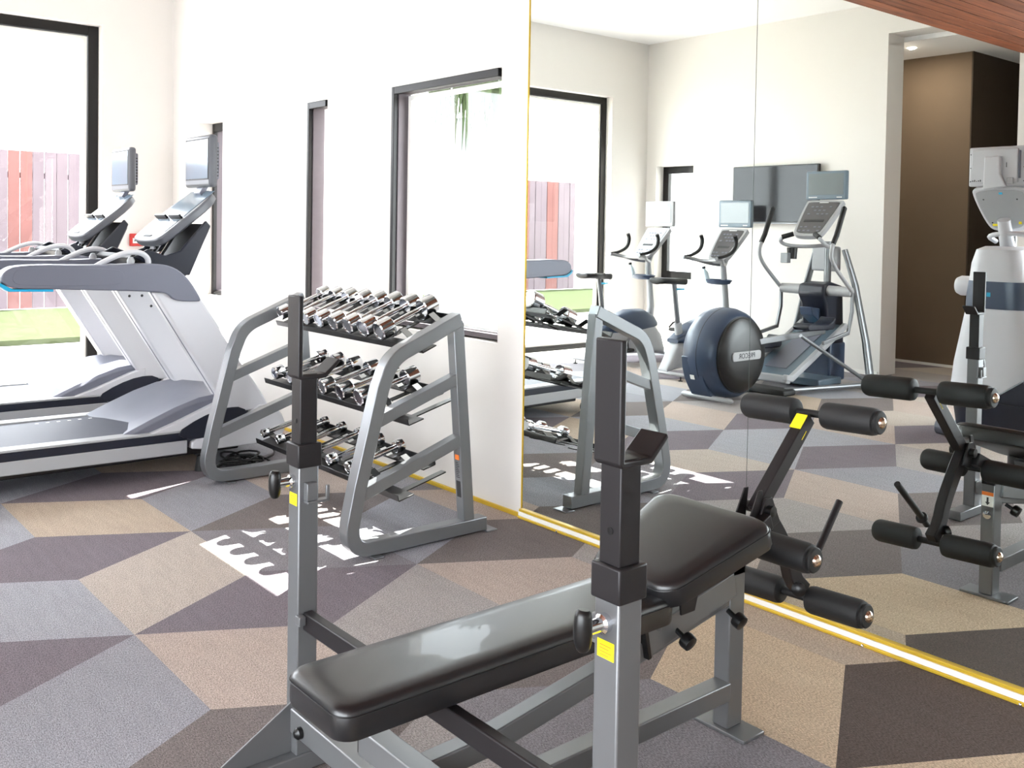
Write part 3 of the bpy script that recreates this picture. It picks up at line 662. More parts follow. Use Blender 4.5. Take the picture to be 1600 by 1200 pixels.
    for xo, sg in ((X, 1), (XF, -1)):
        a, b = (xo-.115, xo+.012) if sg > 0 else (xo-.012, xo+.115)
        h = MB().prism(prof, a, b).build('handrail', M['tgrey'], t, bevel=.016, seg=3)
        cx_ = b-.001 if sg > 0 else a+.001
        inset = closed_smooth([(-2.01, 1.17), (-1.99, 1.235), (-1.93, 1.242), (-1.48, 1.236), (-1.42, 1.205), (-1.44, 1.15), (-1.52, 1.138), (-1.95, 1.147)], 2)
        MB().prism(inset, min(cx_, cx_+sg*.003), max(cx_, cx_+sg*.003)).build('rail_inset', M['tgrey'], h, bevel=.001, seg=1)
        tail = [(-2.062, 1.165), (-2.072, 1.175), (-2.066, 1.15), (-2.02, 1.118), (-1.80, 1.112), (-1.80, 1.124), (-2.0, 1.131)]
        MB().prism(tail, a+.01, b-.004 if sg > 0 else b-.01).build('tail_accent', M['cyan'], h, bevel=.001, seg=1)
        xg = (a+b)/2 - sg*.03
        MB().tube(smooth_path([(xg, -1.56, 1.24), (xg, -1.50, 1.275), (xg, -1.40, 1.320), (xg, -1.31, 1.325), (xg, -1.26, 1.29), (xg, -1.26, 1.24)], 2), .021, 12, .75).build('grip', M['twhite'], h)
        MB().lathe([(0, .001), (0, .02), (.03, .022), (.05, .012), (.052, .001)], (xg, -1.36, 1.245), (0, 0, 1), 14).build('rail_button', M['tpale'], h)
    # console trough
    tp = [(-1.36, 1.285), (-1.30, 1.245), (-1.15, 1.205), (-1.03, 1.17), (-.99, 1.19), (-.87, 1.455), (-.885, 1.49), (-.91, 1.495), (-.93, 1.47), (-1.04, 1.25), (-1.07, 1.24), (-1.20, 1.285), (-1.33, 1.31)]
    MB().prism(tp, XF+.13, X-.13).build('console_trough', M['rubber'], t, bevel=.01)
    sidep = [(-1.34, 1.29), (-1.15, 1.21), (-1.0, 1.18), (-.87, 1.48), (-.90, 1.515), (-1.06, 1.33), (-1.15, 1.30), (-1.25, 1.34)]
    for a in (XF+.11, X-.135): MB().prism(sidep, a, a+.025).build('trough_side', M['dnavy'], t, bevel=.008)
    MB().tube([(xc-.08, -1.12, 1.26), (xc-.08, -.98, 1.48)], .022, 12).build('console_arm', M['chrome'], t)
    MB().tube([(xc+.08, -1.12, 1.26), (xc+.08, -.98, 1.48)], .022, 12).build('console_arm', M['chrome'], t)
    # sloped console
    p0 = Vector((-1.175, 1.385)); p1 = Vector((-.775, 1.712)); d = (p1-p0).normalized(); n = Vector((-d.y, d.x)); Lc = (p1-p0).length
    def Q(s_, h): v = p0 + d*s_ + n*h; return (v.x, v.y)
    hw = .255
    mb = MB(); outl = closed_smooth([(-hw+.06, 0), (hw-.06, 0), (hw, .08), (hw-.01, Lc), (-hw+.01, Lc), (-hw, .08)], 2)
    def slab(mbx, outline, h0, h1):
        A = [mbx.bm.verts.new((xc+u, *Q(s_, h0))) for u, s_ in outline]; B = [mbx.bm.verts.new((xc+u, *Q(s_, h1))) for u, s_ in outline]; k = len(A)
        fs = [mbx.bm.faces.new(A), mbx.bm.faces.new(B[::-1])] + [mbx.bm.faces.new((A[i], B[i], B[(i+1) % k], A[(i+1) % k])) for i in range(k)]
        mbx._tag(fs); return mbx
    co = slab(mb, outl, -.055, 0).build('console', M['tmid'], t, bevel=.012)
    slab(MB(), [(-.2, .24), (.2, .24), (.19, Lc-.02), (-.19, Lc-.02)], 0, .003).build('touch_display', M['pscreen'], co, bevel=.001, seg=1)
    slab(MB(), [(-.2, .09), (.2, .09), (.2, .21), (-.2, .21)], 0, .003).build('key_panel', M['pscreen'], co, bevel=.001, seg=1)
    slab(MB(), [(-.21, .215), (-.03, .215), (-.03, .228), (-.21, .228)], 0, .03).build('reading_ledge', M['black'], co, bevel=.002)
    slab(MB(), [(.03, .215), (.21, .215), (.21, .228), (.03, .228)], 0, .03).build('reading_ledge', M['black'], co, bevel=.002)
    slab(MB(), [(-.06, .04), (.06, .04), (.06, .055), (-.06, .055)], 0, .003).build('status_strip', M['ink'], co)
    MB().lathe([(0, .001), (0, .016), (.025, .018), (.03, .001)], (xc, *Q(.02, -.085)), (0, 0, 1), 12).build('safety_clip', M['twhite'], co)
    # tv screen
    z0, z1 = 1.725, 2.055; tv = MB().box((xc-.205, -.83, z0), (xc+.205, -.775, z1)).build('display', M['tmid'], t, bevel=.02, seg=3)
    MB().box((xc-.178, -.8335, z0+.055), (xc+.178, -.8305, z1-.03)).build('display_glass', M['pscreen'], tv, bevel=.001, seg=1)
    MB().box((xc-.186, -.832, z0+.047), (xc+.186, -.8295, z1-.022)).build('display_surround', M['ink'], tv, bevel=.001, seg=1)
    MB().box((xc-.15, -.776, z0+.05), (xc+.15, -.742, z1-.04)).build('display_back', M['tgrey'], tv, bevel=.012)
    mb = MB()
    for i in range(9): mb.box((xc-.152, -.77, z0+.07+i*.022), (xc+.152, -.75, z0+.078+i*.022))
    mb.build('cooling_fins', M['ink'], tv)
    MB().strip([(-.82, 1.68), (-.77, 1.76), (-.76, 1.86)], .03, xc-.05, xc+.05).build('display_bracket', M['tgrey'], t, bevel=.004)
    unparent_shift(t)
    return t
t1 = treadmill('grey and white treadmill nearest the dumbbell rack, with screen above the console')
copy_tree(t1, (-1.5, 0, 0), 'grey and white treadmill farther left, next to the big glass window')

# ------------------------------------------------------------------ cardio machines facing the television wall
def screen(parent, xc, y, z0, z1, w, bez, gl, face=-1, badge=True):
    """display whose glass looks along +y*face... face=+1 looks to the mirror"""
    a = y; b = y - face*.05
    o = MB().box((xc-w/2, min(a, b), z0), (xc+w/2, max(a, b), z1)).build('display', bez, parent, bevel=.012, seg=3)
    g0, g1 = a + face*.0005, a + face*.003
    MB().box((xc-w/2+.03, min(g0, g1), z0+.048), (xc+w/2-.03, max(g0, g1), z1-.026)).build('display_glass', gl, o, bevel=.001, seg=1)
    if badge:
        mb = MB()
        for i in range(7): mb.box((xc-w/2+.035+i*.014, min(g0, g1), z0+.018), (xc-w/2+.045+i*.014, max(g0, g1), z0+.028))
        for i in range(4): mb.box((xc+w/2-.10+i*.015, min(g0, g1), z0+.018), (xc+w/2-.09+i*.015, max(g0, g1), z0+.028))
        mb.build('display_badge', M['paper'], o, smooth=False)
    c, d = b, b - face*.03
    MB().box((xc-w/2+.05, min(c, d), z0+.03), (xc+w/2-.05, max(c, d), z1-.03)).build('display_back', bez, o, bevel=.01)
    return o
def console(parent, xc, yb, zb, yt, zt, w0, w1, shell, over, thick=.05, keys=True, flip=1):
    p0 = Vector((yb, zb)); p1 = Vector((yt, zt)); d = (p1-p0).normalized(); n = Vector((-d.y, d.x))*flip; L = (p1-p0).length
    if n.y < 0: n = -n
    def slab(outline, h0, h1, name, m, par, bev=.004):
        mb = MB(); A = [mb.bm.verts.new((xc+u, p0.x+d.x*s_+n.x*h0, p0.y+d.y*s_+n.y*h0)) for u, s_ in outline]; B = [mb.bm.verts.new((xc+u, p0.x+d.x*s_+n.x*h1, p0.y+d.y*s_+n.y*h1)) for u, s_ in outline]; k = len(A)
        mb.bm.faces.new(A); mb.bm.faces.new(B[::-1])
        for i in range(k): mb.bm.faces.new((A[i], B[i], B[(i+1) % k], A[(i+1) % k]))
        return mb.build(name, m, par, bevel=bev)
    def ol(e, s0, s1):
        return closed_smooth([(-w0/2+.05-e*0, s0), (w0/2-.05, s0), (w0/2-e, s0+.06), (w1/2-e, s1-.02), (w1/2-e-.02, s1), (-w1/2+e+.02, s1), (-w1/2+e, s1-.02), (-w0/2+e, s0+.06)], 2)
    c = slab(ol(0, 0, L), -thick, 0, 'console', shell, parent, .012)
    ov = slab(ol(.028, .035, L-.03), 0, .004, 'console_overlay', over, c, .001)
    if keys:
        slab([(-w0/2+.06, L*.38), (w0/2-.06, L*.38), (w0/2-.06, L*.44), (-w0/2+.06, L*.44)], .004, .007, 'readout_strip', M['ink'], c, .0008)
        mb = MB()
        for r in range(5):
            for q in range(5):
                if (r+q) % 4 == 3: continue
                u = -w0*.30 + q*w0*.15; s_ = L*(.14 if r == 0 else .24 if r == 1 else .40+r*.10)
                pts = [(u-.014, s_-.009), (u+.014, s_-.009), (u+.014, s_+.009), (u-.014, s_+.009)]
                A = [mb.bm.verts.new((xc+a, p0.x+d.x*b+n.x*.0045, p0.y+d.y*b+n.y*.0045)) for a, b in pts]; B = [mb.bm.verts.new((xc+a, p0.x+d.x*b+n.x*.0065, p0.y+d.y*b+n.y*.0065)) for a, b in pts]
                mb.bm.faces.new(A); mb.bm.faces.new(B[::-1])
                for i in range(4): mb.bm.faces.new((A[i], B[i], B[(i+1) % 4], A[(i+1) % 4]))
        mb.build('key_pads', M['tgrey'], c, smooth=False)
        slab([(-.05, L*.91), (.05, L*.91), (.05, L*.93), (-.05, L*.93)], .004, .006, 'badge', M['paper'], c, .0005)
    return c
def bike(x0, label, pale):
    b = empty('exercise_bike', (x0, -4.8, 0), label, 'exercise bike')
    SW = M['tpale']
    for y, nm in ((-4.22, 'rear_foot'), (-5.42, 'front_foot')):
        f = MB().tube([(x0-.27, y, .062), (x0-.25, y, .064), (x0+.25, y, .064), (x0+.27, y, .062)], [.012, .027, .027, .012], 14, .7).build(nm, SW, b)
        for s_ in (-1, 1): MB().lathe([(0, .001), (0, .022), (.008, .022), (.01, .006), (.045, .006), (.046, .001)], (x0+s_*.22, y, 0), (0, 0, 1), 12).build('foot_leveller', M['rubber'], f)
    # lower white shroud and navy cover
    def ring(y, z0, z1, hw):
        zc = (z0+z1)/2; hz = (z1-z0)/2; pts = []
        for k in range(20):
            a = 2*PI*k/20; c, s_ = math.cos(a), math.sin(a)
            pts.append((x0 + hw*math.copysign(abs(c)**.6, c), y, zc + hz*math.copysign(abs(s_)**.6, s_)))
        return pts
    MB().loft([ring(-4.20, .07, .10, .06), ring(-4.28, .08, .22, .075), ring(-4.36, .09, .37, .085), ring(-4.50, .10, .40, .095), ring(-4.75, .10, .42, .11), ring(-5.0, .09, .44, .115), ring(-5.18, .08, .42, .11), ring(-5.30, .07, .32, .09), ring(-5.38, .06, .15, .06)]).build('lower_shroud', SW, b)
    MB().loft([ring(-4.34, .355, .40, .075), ring(-4.45, .34, .46, .098), ring(-4.60, .33, .545, .115), ring(-4.80, .33, .60, .125), ring(-5.0, .34, .60, .12), ring(-5.16, .36, .53, .10), ring(-5.24, .39, .45, .07)]).build('upper_cover', M['navy'], b)
    # crank and pedals
    for s_, zz, yy in ((1, .17, -4.62), (-1, .46, -4.62)):
        c = MB().strip([(-4.72, .31), (yy, zz)], .03, x0+s_*.135-.008, x0+s_*.135+.008).build('crank', M['silver'], b, bevel=.003)
        p = MB().box((x0+s_*.15, yy-.05, zz-.018), (x0+s_*.26, yy+.05, zz+.018)).build('pedal', M['rubber'], c, bevel=.012)
        q = MB().tube(smooth_path([(x0+s_*.16, yy-.05, zz), (x0+s_*.16, yy-.04, zz+.07), (x0+s_*.2, yy+.02, zz+.09), (x0+s_*.25, yy+.05, zz+.02)], 1), .010, 8, .5).build('toe_strap', M['rubber'], c)
        MB().lathe([(0, .001), (0, .013), (.01, .013), (.011, .001)], (x0+s_*.143, yy, zz), (s_, 0, 0), 12).build('pedal_hub', M['cyan'], c)
    # seat post and seat
    MB().tube([(x0, -4.45, .36), (x0, -4.415, .56)], .040, 18).build('post_sleeve', SW, b)
    sp = MB().tube([(x0, -4.42, .52), (x0, -4.345, .96)], .027, 18).build('seat_post', M['silver'], b)
    mb = MB()
    for i in range(7): mb.lathe([(0, .001), (0, .006), (.002, .006), (.003, .001)], (x0, -4.378+.026-i*.0055, .85-i*.045), (0, 1, 0), 8)
    mb.build('post_holes', M['ink'], sp)
    MB().tube([(x0-.02, -4.37, .90), (x0+.02, -4.365, .905), (x0+.13, -4.35, .912)], [.02, .012, .008], 10).build('height_lever', M['cyan'], b)
    MB().loft([[(x0 + u*hw, y, zc + v*.03 + (.012 if abs(u) > .6 else 0)) for u, v in ((-.6, -1), (.6, -1), (1, -.4), (1, .4), (.7, 1), (0, .8), (-.7, 1), (-1, .4), (-1, -.4))] for y, hw, zc in ((-4.07, .08, .985), (-4.09, .125, .99), (-4.18, .135, .99), (-4.27, .105, .985), (-4.38, .05, .98), (-4.50, .032, .975), (-4.55, .02, .968))]).build('seat', M['rubber' if not pale else 'graphite'], b, subsurf=1)
    # mast, tray, handlebar
    MB().tube([(x0, -5.16, .42), (x0, -5.20, .62), (x0, -5.17, .9), (x0, -5.13, 1.16)], [.05, .04, .034, .032], 18).build('mast', SW, b)
    tr = MB().loft([[(x0 + a*math.cos(2*PI*k/18), -5.06 + .55*a*math.sin(2*PI*k/18), z) for k in range(18)] for z, a in ((.935, .09), (.945, .14), (.985, .17), (.99, .155), (.965, .13))]).build('tray', M['navy'], b)
    MB().tube(smooth_path([(x0-.02, -5.14, 1.14), (x0-.10, -5.0, 1.16), (x0-.20, -4.86, 1.21), (x0-.22, -4.74, 1.22)], 2), .018, 12).tube(smooth_path([(x0+.02, -5.14, 1.14), (x0+.10, -5.0, 1.16), (x0+.20, -4.86, 1.21), (x0+.22, -4.74, 1.22)], 2), .018, 12).tube(smooth_path([(x0-.22, -4.745, 1.22), (x0-.12, -4.86, 1.19), (x0+.12, -4.86, 1.19), (x0+.22, -4.745, 1.22)], 2), .015, 12).build('handlebar', M['silver'], b)
    for s_ in (-1, 1):
        MB().tube(smooth_path([(x0+s_*.22, -4.75, 1.225), (x0+s_*.225, -4.90, 1.245), (x0+s_*.225, -5.03, 1.30), (x0+s_*.225, -5.06, 1.40), (x0+s_*.225, -5.03, 1.455)], 2), [.017,.017,.021,.021], 12).build('grip', M['rubber'], b)
    MB().tube([(x0, -5.14, 1.14), (x0, -5.24, 1.34)], .035, 14).build('console_neck', SW, b)
    console(b, x0, -5.00, 1.19, -5.32, 1.535, .27, .36, SW, M['tpale'] if pale else M['dkpanel'])
    screen(b, x0, -5.31, 1.545, 1.84, .43, M['tpale'] if pale else M['bezel'], M['screen'], 1)
    unparent_shift(b)
    return b
bike(-6.54, 'upright exercise bike with dark console, beside the round-housed elliptical', False)
bike(-7.62, 'upright exercise bike with pale console, by the glass window corner', True)
for x, lb in ((-6.66, 'small clear drinks bottle with dark cap in tray of dark-console bike'), (-7.74, 'small clear drinks bottle with dark cap in tray of pale-console bike')):
    o = MB().lathe([(0, .001), (0, .028), (.004, .032), (.10, .032), (.125, .02), (.135, .014), (.15, .014)], (x, -5.03, .955), (-.25, .15, 1), 20).build('water_bottle', M['wateract'], None)
    c = MB().lathe([(.148, .001), (.148, .019), (.172, .019), (.174, .001)], (x, -5.03, .955), (-.25, .15, 1), 16).build('bottle_cap', M['dnavy'], o)
    put(o, lb, 'bottle')

# elliptical with round rear housing
x0 = -5.45
el = empty('elliptical_trainer', (x0, -4.6, 0), 'elliptical trainer with big round dark blue rear housing and sloping ramp', 'elliptical trainer')
xd = -5.44
rings = []
for u, R in ((-.235, .10), (-.23, .24), (-.20, .33), (-.14, .385), (-.06, .405), (.05, .405), (.12, .385), (.165, .355), (.18, .33)):
    rings.append([(xd+u, -3.77 + R*math.cos(2*PI*k/48), max(.03, .415 + R*math.sin(2*PI*k/48))) for k in range(48)])
dh = MB().loft(rings).build('round_housing', M['navy'], el)
MB().lathe([(0, .33), (.022, .326), (.045, .29), (.058, .20), (.062, .001)], (xd+.178, -3.77, .415), (1, 0, 0), 48).build('side_cover', M['black'], dh)
MB().lathe([(0, .334), (.004, .340), (.008, .334)], (xd+.174, -3.77, .415), (1, 0, 0), 48).build('cover_rim', M['rubber'], dh)
MB().lathe([(0, .4065), (.003, .4075), (.006, .4065)], (xd+.005, -3.77, .415), (1, 0, 0), 48).build('housing_seam', M['dnavy'], dh)
lp = arc(-3.60, .40, .025, -90, 0, 4) + arc(-3.60, .43, .025, 0, 90, 4) + arc(-3.95, .43, .025, 90, 180, 4) + arc(-3.95, .40, .025, 180, 270, 4)
lb = MB().prism(lp, xd+.235, xd+.247).build('name_plate', M['tpale'], dh, bevel=.003)
text('PRECOR', .062, M['ink'], dh, mtx((xd+.248, -3.77, .415), (0, -1, 0) if False else (0, 1, 0), (0, 0, 1)), 'lettering')
MB().box((0,0,0),(0,0,0)) if False else MB().prism([(-3.372, .40), (-3.385, .30), (-3.42, .20), (-3.47, .12), (-3.52, .05), (-3.60, .05), (-3.5, .3), (-3.45, .40)], xd-.16, xd+.06).build('rear_panel', M['navy'], dh, bevel=.006)
MB().box((xd-.08, -3.408, .20), (xd-.035, -3.403, .24), Matrix.Rotation(math.radians(-20), 3, 'X')).build('small_sticker', M['paper'], dh)
MB().tube([(x0-.28, -3.55, .035), (x0-.26, -3.55, .035), (x0+.26, -3.55, .035), (x0+.28, -3.55, .035)], [.015, .03, .03, .015], 14, .8).build('rear_foot', M['tpale'], el)
# base
for s_ in (-1, 1):
    MB().tube([(x0+s_*.26, -4.35, .055), (x0+s_*.40, -5.0, .05), (x0+s_*.50, -5.42, .05)], .030, 14, .8).build('base_rail', M['silver'], el)
    MB().tube([(x0+s_*.49, -5.42, .05), (x0+s_*.40, -5.46, .45), (x0+s_*.27, -5.46, 1.0), (x0+s_*.16, -5.44, 1.34)], [.055, .050, .046, .040], 16, .6).build('mast_leg', M['silver'], el)
    MB().lathe([(0, .001), (0, .03), (.012, .03), (.03, .015), (.031, .001)], (x0+s_*.48, -5.40, 0), (0, 0, 1), 14).build('foot_leveller', M['rubber'], el)
    # arm pivots, swing arms, links, pedals
    MB().lathe([(0, .03), (.01, .052), (.25, .048), (.26, .03)], (x0+s_*.14, -5.20, .94), (s_, 0, 0), 20).build('pivot_tube', M['tpale'], el)
    xs = x0+s_*.40
    hb = MB().tube(smooth_path([(xs, -5.20, .94), (xs, -5.12, 1.0), (xs, -4.86, 1.20), (xs, -4.80, 1.32), (xs, -4.90, 1.48), (xs, -5.02, 1.74)], 2), .019, 14).build('swing_handle', M['tpale'], el)
    MB().tube([(xs, -4.845, 1.40), (xs, -4.90, 1.48), (xs, -5.02, 1.74), (xs, -5.025, 1.755)], [.024, .025, .026, .012], 14).build('grip', M['rubber'], hb)
    MB().strip([(-5.20, .96), (-5.20, .75), (-5.14, .55), (-4.72, .48)], .035, xs-.012, xs+.012).build('swing_link', M['silver'], el, bevel=.004)
    xp = x0+s_*.22; zf = .60 if s_ > 0 else .40; yo = -.0 if s_ > 0 else .22
    MB().strip([(-3.95, .52 if s_ > 0 else .30), (-5.02+yo, zf-.035)], .055, xp-.02, xp+.02).build('pedal_arm', M['silver'], el, bevel=.006)
    pd = MB().loft([[(xp-.085, y, z), (xp+.085, y, z), (xp+.085, y, z+h), (xp-.085, y, z+h)] for y, z, h in ((-4.62+yo, zf, .03), (-4.66+yo, zf-.015, .07), (-4.95+yo, zf-.02, .05), (-5.05+yo, zf-.02, .085), (-5.08+yo, zf+.0, .10))]).build('foot_pedal', M['dnavy'], el, bevel=.012)
    MB().tube([(x0+s_*.34, -4.45, .56), (x0+s_*.44, -5.36, .10)], .018, 12).build('support_rod', M['silver'], el)
    # ramp rails
    MB().strip([(-4.36, .17), (-4.46, .15), (-5.36, .60)], .06, x0+s_*.24-.025, x0+s_*.24+.025).build('ramp_rail', M['tpale'], el, bevel=.012)
mb = MB().strip([(-4.46, .15), (-5.34, .59)], .035, x0-.215, x0+.215).build('ramp_deck', M['bezel'], el, bevel=.006)
MB().strip([(-4.36, .15), (-4.44, .14)], .075, x0-.26, x0+.26).build('ramp_end', M['tpale'], el, bevel=.015)
MB().strip([(-4.56, .224), (-5.20, .545)], .008, x0-.12, x0+.12).build('ramp_panel', M['tgrey'], el, bevel=.002)
MB().strip([(-5.16, .535), (-5.27, .588)], .012, x0-.06, x0+.06).build('cyan_marker', M['cyan'], el)
MB().box((x0-.15, -5.52, .04), (x0+.15, -5.24, .42)).build('lower_tower', M['navy'], el, bevel=.02)
MB().prism([(-5.50, .40), (-5.24, .40), (-5.16, .80), (-5.10, .90), (-5.12, 1.0), (-5.28, 1.02), (-5.46, .98)], x0-.145, x0+.145).build('upper_tower', M['dnavy'], el, bevel=.025)
MB().prism([(-5.22, .60), (-5.05, .70), (-5.03, .78), (-5.18, .76)], x0-.07, x0+.07).build('tower_bracket', M['navy'], el, bevel=.008)
MB().box((x0-.33, -4.42, .012), (x0+.33, -4.22, .07)).build('base_pad', M['rubber'], el, bevel=.02)
MB().box((x0-.25, -5.30, .03), (x0+.25, -4.9, .10)).build('base_cover', M['bezel'], el, bevel=.015)
# upper part
MB().box((x0-.19, -5.45, 1.12), (x0+.12, -5.40, 1.37)).build('back_panel', M['tpale'], el, bevel=.02)
MB().tube([(x0, -5.40, 1.0), (x0, -5.40, 1.42)], .035, 14).build('console_mast', M['silver'], el)
hb = MB()
for s_ in (-1, 1): hb.tube(smooth_path([(x0, -5.36, 1.38), (x0+s_*.16, -5.20, 1.36), (x0+s_*.24, -4.98, 1.38), (x0+s_*.23, -4.9, 1.44), (x0+s_*.12, -4.98, 1.49)], 2), .019, 12)
hb = hb.build('fixed_handlebar', M['tpale'], el)
for s_ in (-1, 1): MB().tube([(x0+s_*.21, -4.915, 1.455), (x0+s_*.12, -4.98, 1.49)], .024, 12).build('grip', M['rubber'], hb)
MB().lathe([(0, .001), (0, .045), (.11, .052), (.112, .044), (.02, .038), (.021, .001)], (x0-.20, -5.08, 1.24), (0, 0, 1), 20).build('cup_holder', M['black'], el)
MB().box((x0-.26, -5.03, 1.20), (x0-.18, -4.97, 1.30)).build('accessory_clip', M['silver'], el, bevel=.005)
console(el, x0, -5.00, 1.47, -5.34, 1.83, .34, .42, M['tpale'], M['dkpanel'])
screen(el, x0, -5.33, 1.835, 2.12, .45, M['bezel'], M['screen'], 1)
unparent_shift(el)

# standing stride trainer seen from its front in the mirror (faces the mirror)
x0 = -3.22
am = empty('stride_trainer', (x0, -4.2, 0), 'tall white and navy stride trainer seen from behind its console, right of the doorway', 'stride trainer')
def ring(z, xa, xb, ya, yb, n=28, p=.55):
    cx_, cy_, hx, hy = (xa+xb)/2, (ya+yb)/2, (xb-xa)/2, (yb-ya)/2; pts = []
    for k in range(n):
        a = 2*PI*k/n; c, s_ = math.cos(a), math.sin(a)
        pts.append((cx_+hx*math.copysign(abs(c)**p, c), cy_+hy*math.copysign(abs(s_)**p, s_), z(cx_+hx*c) if callable(z) else z))
    return pts
MB().loft([ring(.30, x0-.33, x0+.36, -4.62, -3.93), ring(.55, x0-.30, x0+.34, -4.60, -3.93), ring(.80, x0-.245, x0+.30, -4.55, -3.93), ring(.97, x0-.205, x0+.27, -4.5, -3.93)]).build('lower_body', M['twhite'], am)
MB().loft([ring(.97, x0-.207, x0+.272, -4.505, -3.925), ring(1.06, x0-.20, x0+.265, -4.49, -3.92), ring(1.17, x0-.185, x0+.255, -4.47, -3.925)]).build('body_band', M['navy'], am)
MB().loft([ring(1.17, x0-.183, x0+.253, -4.465, -3.93), ring(1.30, x0-.165, x0+.235, -4.44, -3.93), ring(1.40, x0-.135, x0+.205, -4.41, -3.95), ring(1.425, x0-.09, x0+.15, -4.36, -4.02)]).build('upper_body', M['twhite'], am)
MB().loft([ring(.05, x0-.28, x0+.36, -4.66, -3.96), ring(.20, x0-.30, x0+.375, -4.66, -3.94), ring(.31, x0-.325, x0+.362, -4.63, -3.935)]).build('base_body', M['dnavy'], am)
MB().prism([(x0+.02, .29), (x0+.37, .29), (x0+.375, .62), (x0+.33, .52)], -3.945, -3.915, ax=1).build('navy_wedge', M['dnavy'], am, bevel=.012)
MB().box((x0+.01, -3.92, 1.06), (x0+.035, -3.915, 1.09)).build('badge', M['cyan'], am)
for s_ in (-1, 1):
    MB().lathe([(0, .03), (.01, .075), (.13, .075), (.16, .06), (.17, .03)] if s_ < 0 else [(0, .03), (.01, .075), (.36, .065), (.40, .05), (.41, .03)], (x0+.03+s_*.17, -4.12, 1.12), (s_, 0, 0), 24).build('arm_pivot', M['twhite'], am)
    xa = x0+.03+s_*(.30 if s_ < 0 else .46)
    MB().tube(smooth_path([(xa, -4.14, 1.12), (xa, -4.40, 1.12), (xa+.1*(s_ < 0), -4.66, 1.20), (xa+.12*(s_ < 0), -4.72, 1.40), (xa+.12*(s_ < 0), -4.70, 1.60)], 2), .024, 12).build('swing_handle', M['silver'], am)
    MB().box((xa-.02, -4.60 if s_ < 0 else -4.14, .30), (xa+.02, -4.54 if s_ < 0 else -4.08, 1.12)).build('swing_link', M['silver'], am, bevel=.01)
    MB().loft([[(xa-.075, y, z), (xa+.075, y, z), (xa+.075, y, z+h), (xa-.075, y, z+h)] for y, z, h in ((-4.95, .24, .05), (-4.75, .22, .06), (-4.55, .23, .09), (-4.5, .26, .10))]).build('foot_plate', M['navy'], am, bevel=.012)
    MB().box((xa-.025, -4.95, .03), (xa+.025, -3.95, .09)).build('base_rail', M['silver'], am, bevel=.012)
    MB().lathe([(-.04, .03), (-.035, .055), (.035, .055), (.04, .03)], (xa+s_*.02, -3.92, .058), (1, 0, 0), 20).build('transport_wheel', M['tgrey'], am)
MB().box((x0+.36, -4.35, .44), (x0+.39, -4.1, .52)).build('cyan_marker', M['cyan'], am)
MB().tube([(x0+.03, -4.22, 1.36), (x0+.045, -4.12, 1.50), (x0+.05, -4.07, 1.62)], [.055, .048, .045], 18).build('console_neck', M['twhite'], am)
MB().tube(smooth_path([(x0-.07, -4.22, 1.46), (x0-.09, -4.12, 1.50), (x0+.03, -4.08, 1.52), (x0+.20, -4.10, 1.52), (x0+.34, -4.25, 1.44), (x0+.36, -4.42, 1.42)], 2), .018, 12).build('fixed_handlebar', M['twhite'], am)
o = closed_smooth([(-.10, 1.53), (.10, 1.53), (.17, 1.58), (.205, 1.80), (.19, 1.86), (-.19, 1.86), (-.205, 1.80), (-.15, 1.60)], 2)
# console shell tilted, back towards the mirror
mb = MB(); K = len(o)
def tl(z): return -4.02 - (1.86 - z)*.55
A = [mb.bm.verts.new((x0+.02+u, tl(z), z)) for u, z in o]; Bv = [mb.bm.verts.new((x0+.02+u*.98, tl(z)-.10, z+.045)) for u, z in o]
mb.bm.faces.new(A); mb.bm.faces.new(Bv[::-1])
for i in range(K): mb.bm.faces.new((A[i], Bv[i], Bv[(i+1) % K], A[(i+1) % K]))
cs = mb.build('console', M['twhite'], am, bevel=.015)
mb = MB(); A = [mb.bm.verts.new((x0+.02+u*.86, tl(1.70+(z-1.70)*.86)+.001, 1.70+(z-1.70)*.86)) for u, z in o]; Bv = [mb.bm.verts.new((x0+.02+u*.86, tl(1.70+(z-1.70)*.86)+.007, 1.70+(z-1.70)*.86)) for u, z in o]
mb.bm.faces.new(A); mb.bm.faces.new(Bv[::-1])
for i in range(K): mb.bm.faces.new((A[i], Bv[i], Bv[(i+1) % K], A[(i+1) % K]))
mb.build('console_back_cover', M['tpale'], cs, bevel=.003)
mb = MB()
for u, z in ((-.12, 1.77), (.12, 1.77), (-.09, 1.60), (.11, 1.60)): mb.lathe([(0, .001), (0, .006), (.003, .006), (.004, .001)], (x0+.02+u, tl(z)+.006, z), (0, 1, 0), 8)
mb.build('screws', M['ink'], cs)
MB().box((x0-.07, tl(1.585)-.004, 1.575), (x0-.03, tl(1.585)+.012, 1.592)).build('yellow_tag', M['yellow'], cs)
MB().box((x0+.12, tl(1.60)-.004, 1.59), (x0+.14, tl(1.60)+.012, 1.615)).build('yellow_tag', M['yellow'], cs)
MB().box((x0+.02, tl(1.815)-.004, 1.805), (x0+.045, tl(1.815)+.010, 1.825)).build('green_badge', M['cyan'], cs)
d = MB().box((x0-.195, -4.07, 1.865), (x0+.225, -4.02, 2.155)).build('display', M['twhite'], am, bevel=.012, seg=3)
MB().box((x0-.165, -4.02, 1.89), (x0+.165, -3.995, 2.135)).build('display_back', M['twhite'], d, bevel=.006)
MB().prism([(x0-.055, 2.08), (x0+.055, 2.08), (x0+.058, 1.95), (x0+.10, 1.86), (x0-.06, 1.84)], -3.995, -3.955, ax=1).build('display_bracket', M['twhite'], am, bevel=.008)
mb = MB()
for i in range(6): mb.box((x0-.17+i*.014, -3.9955, 1.90), (x0-.162+i*.014, -3.994, 1.905+.004*(i % 3)))
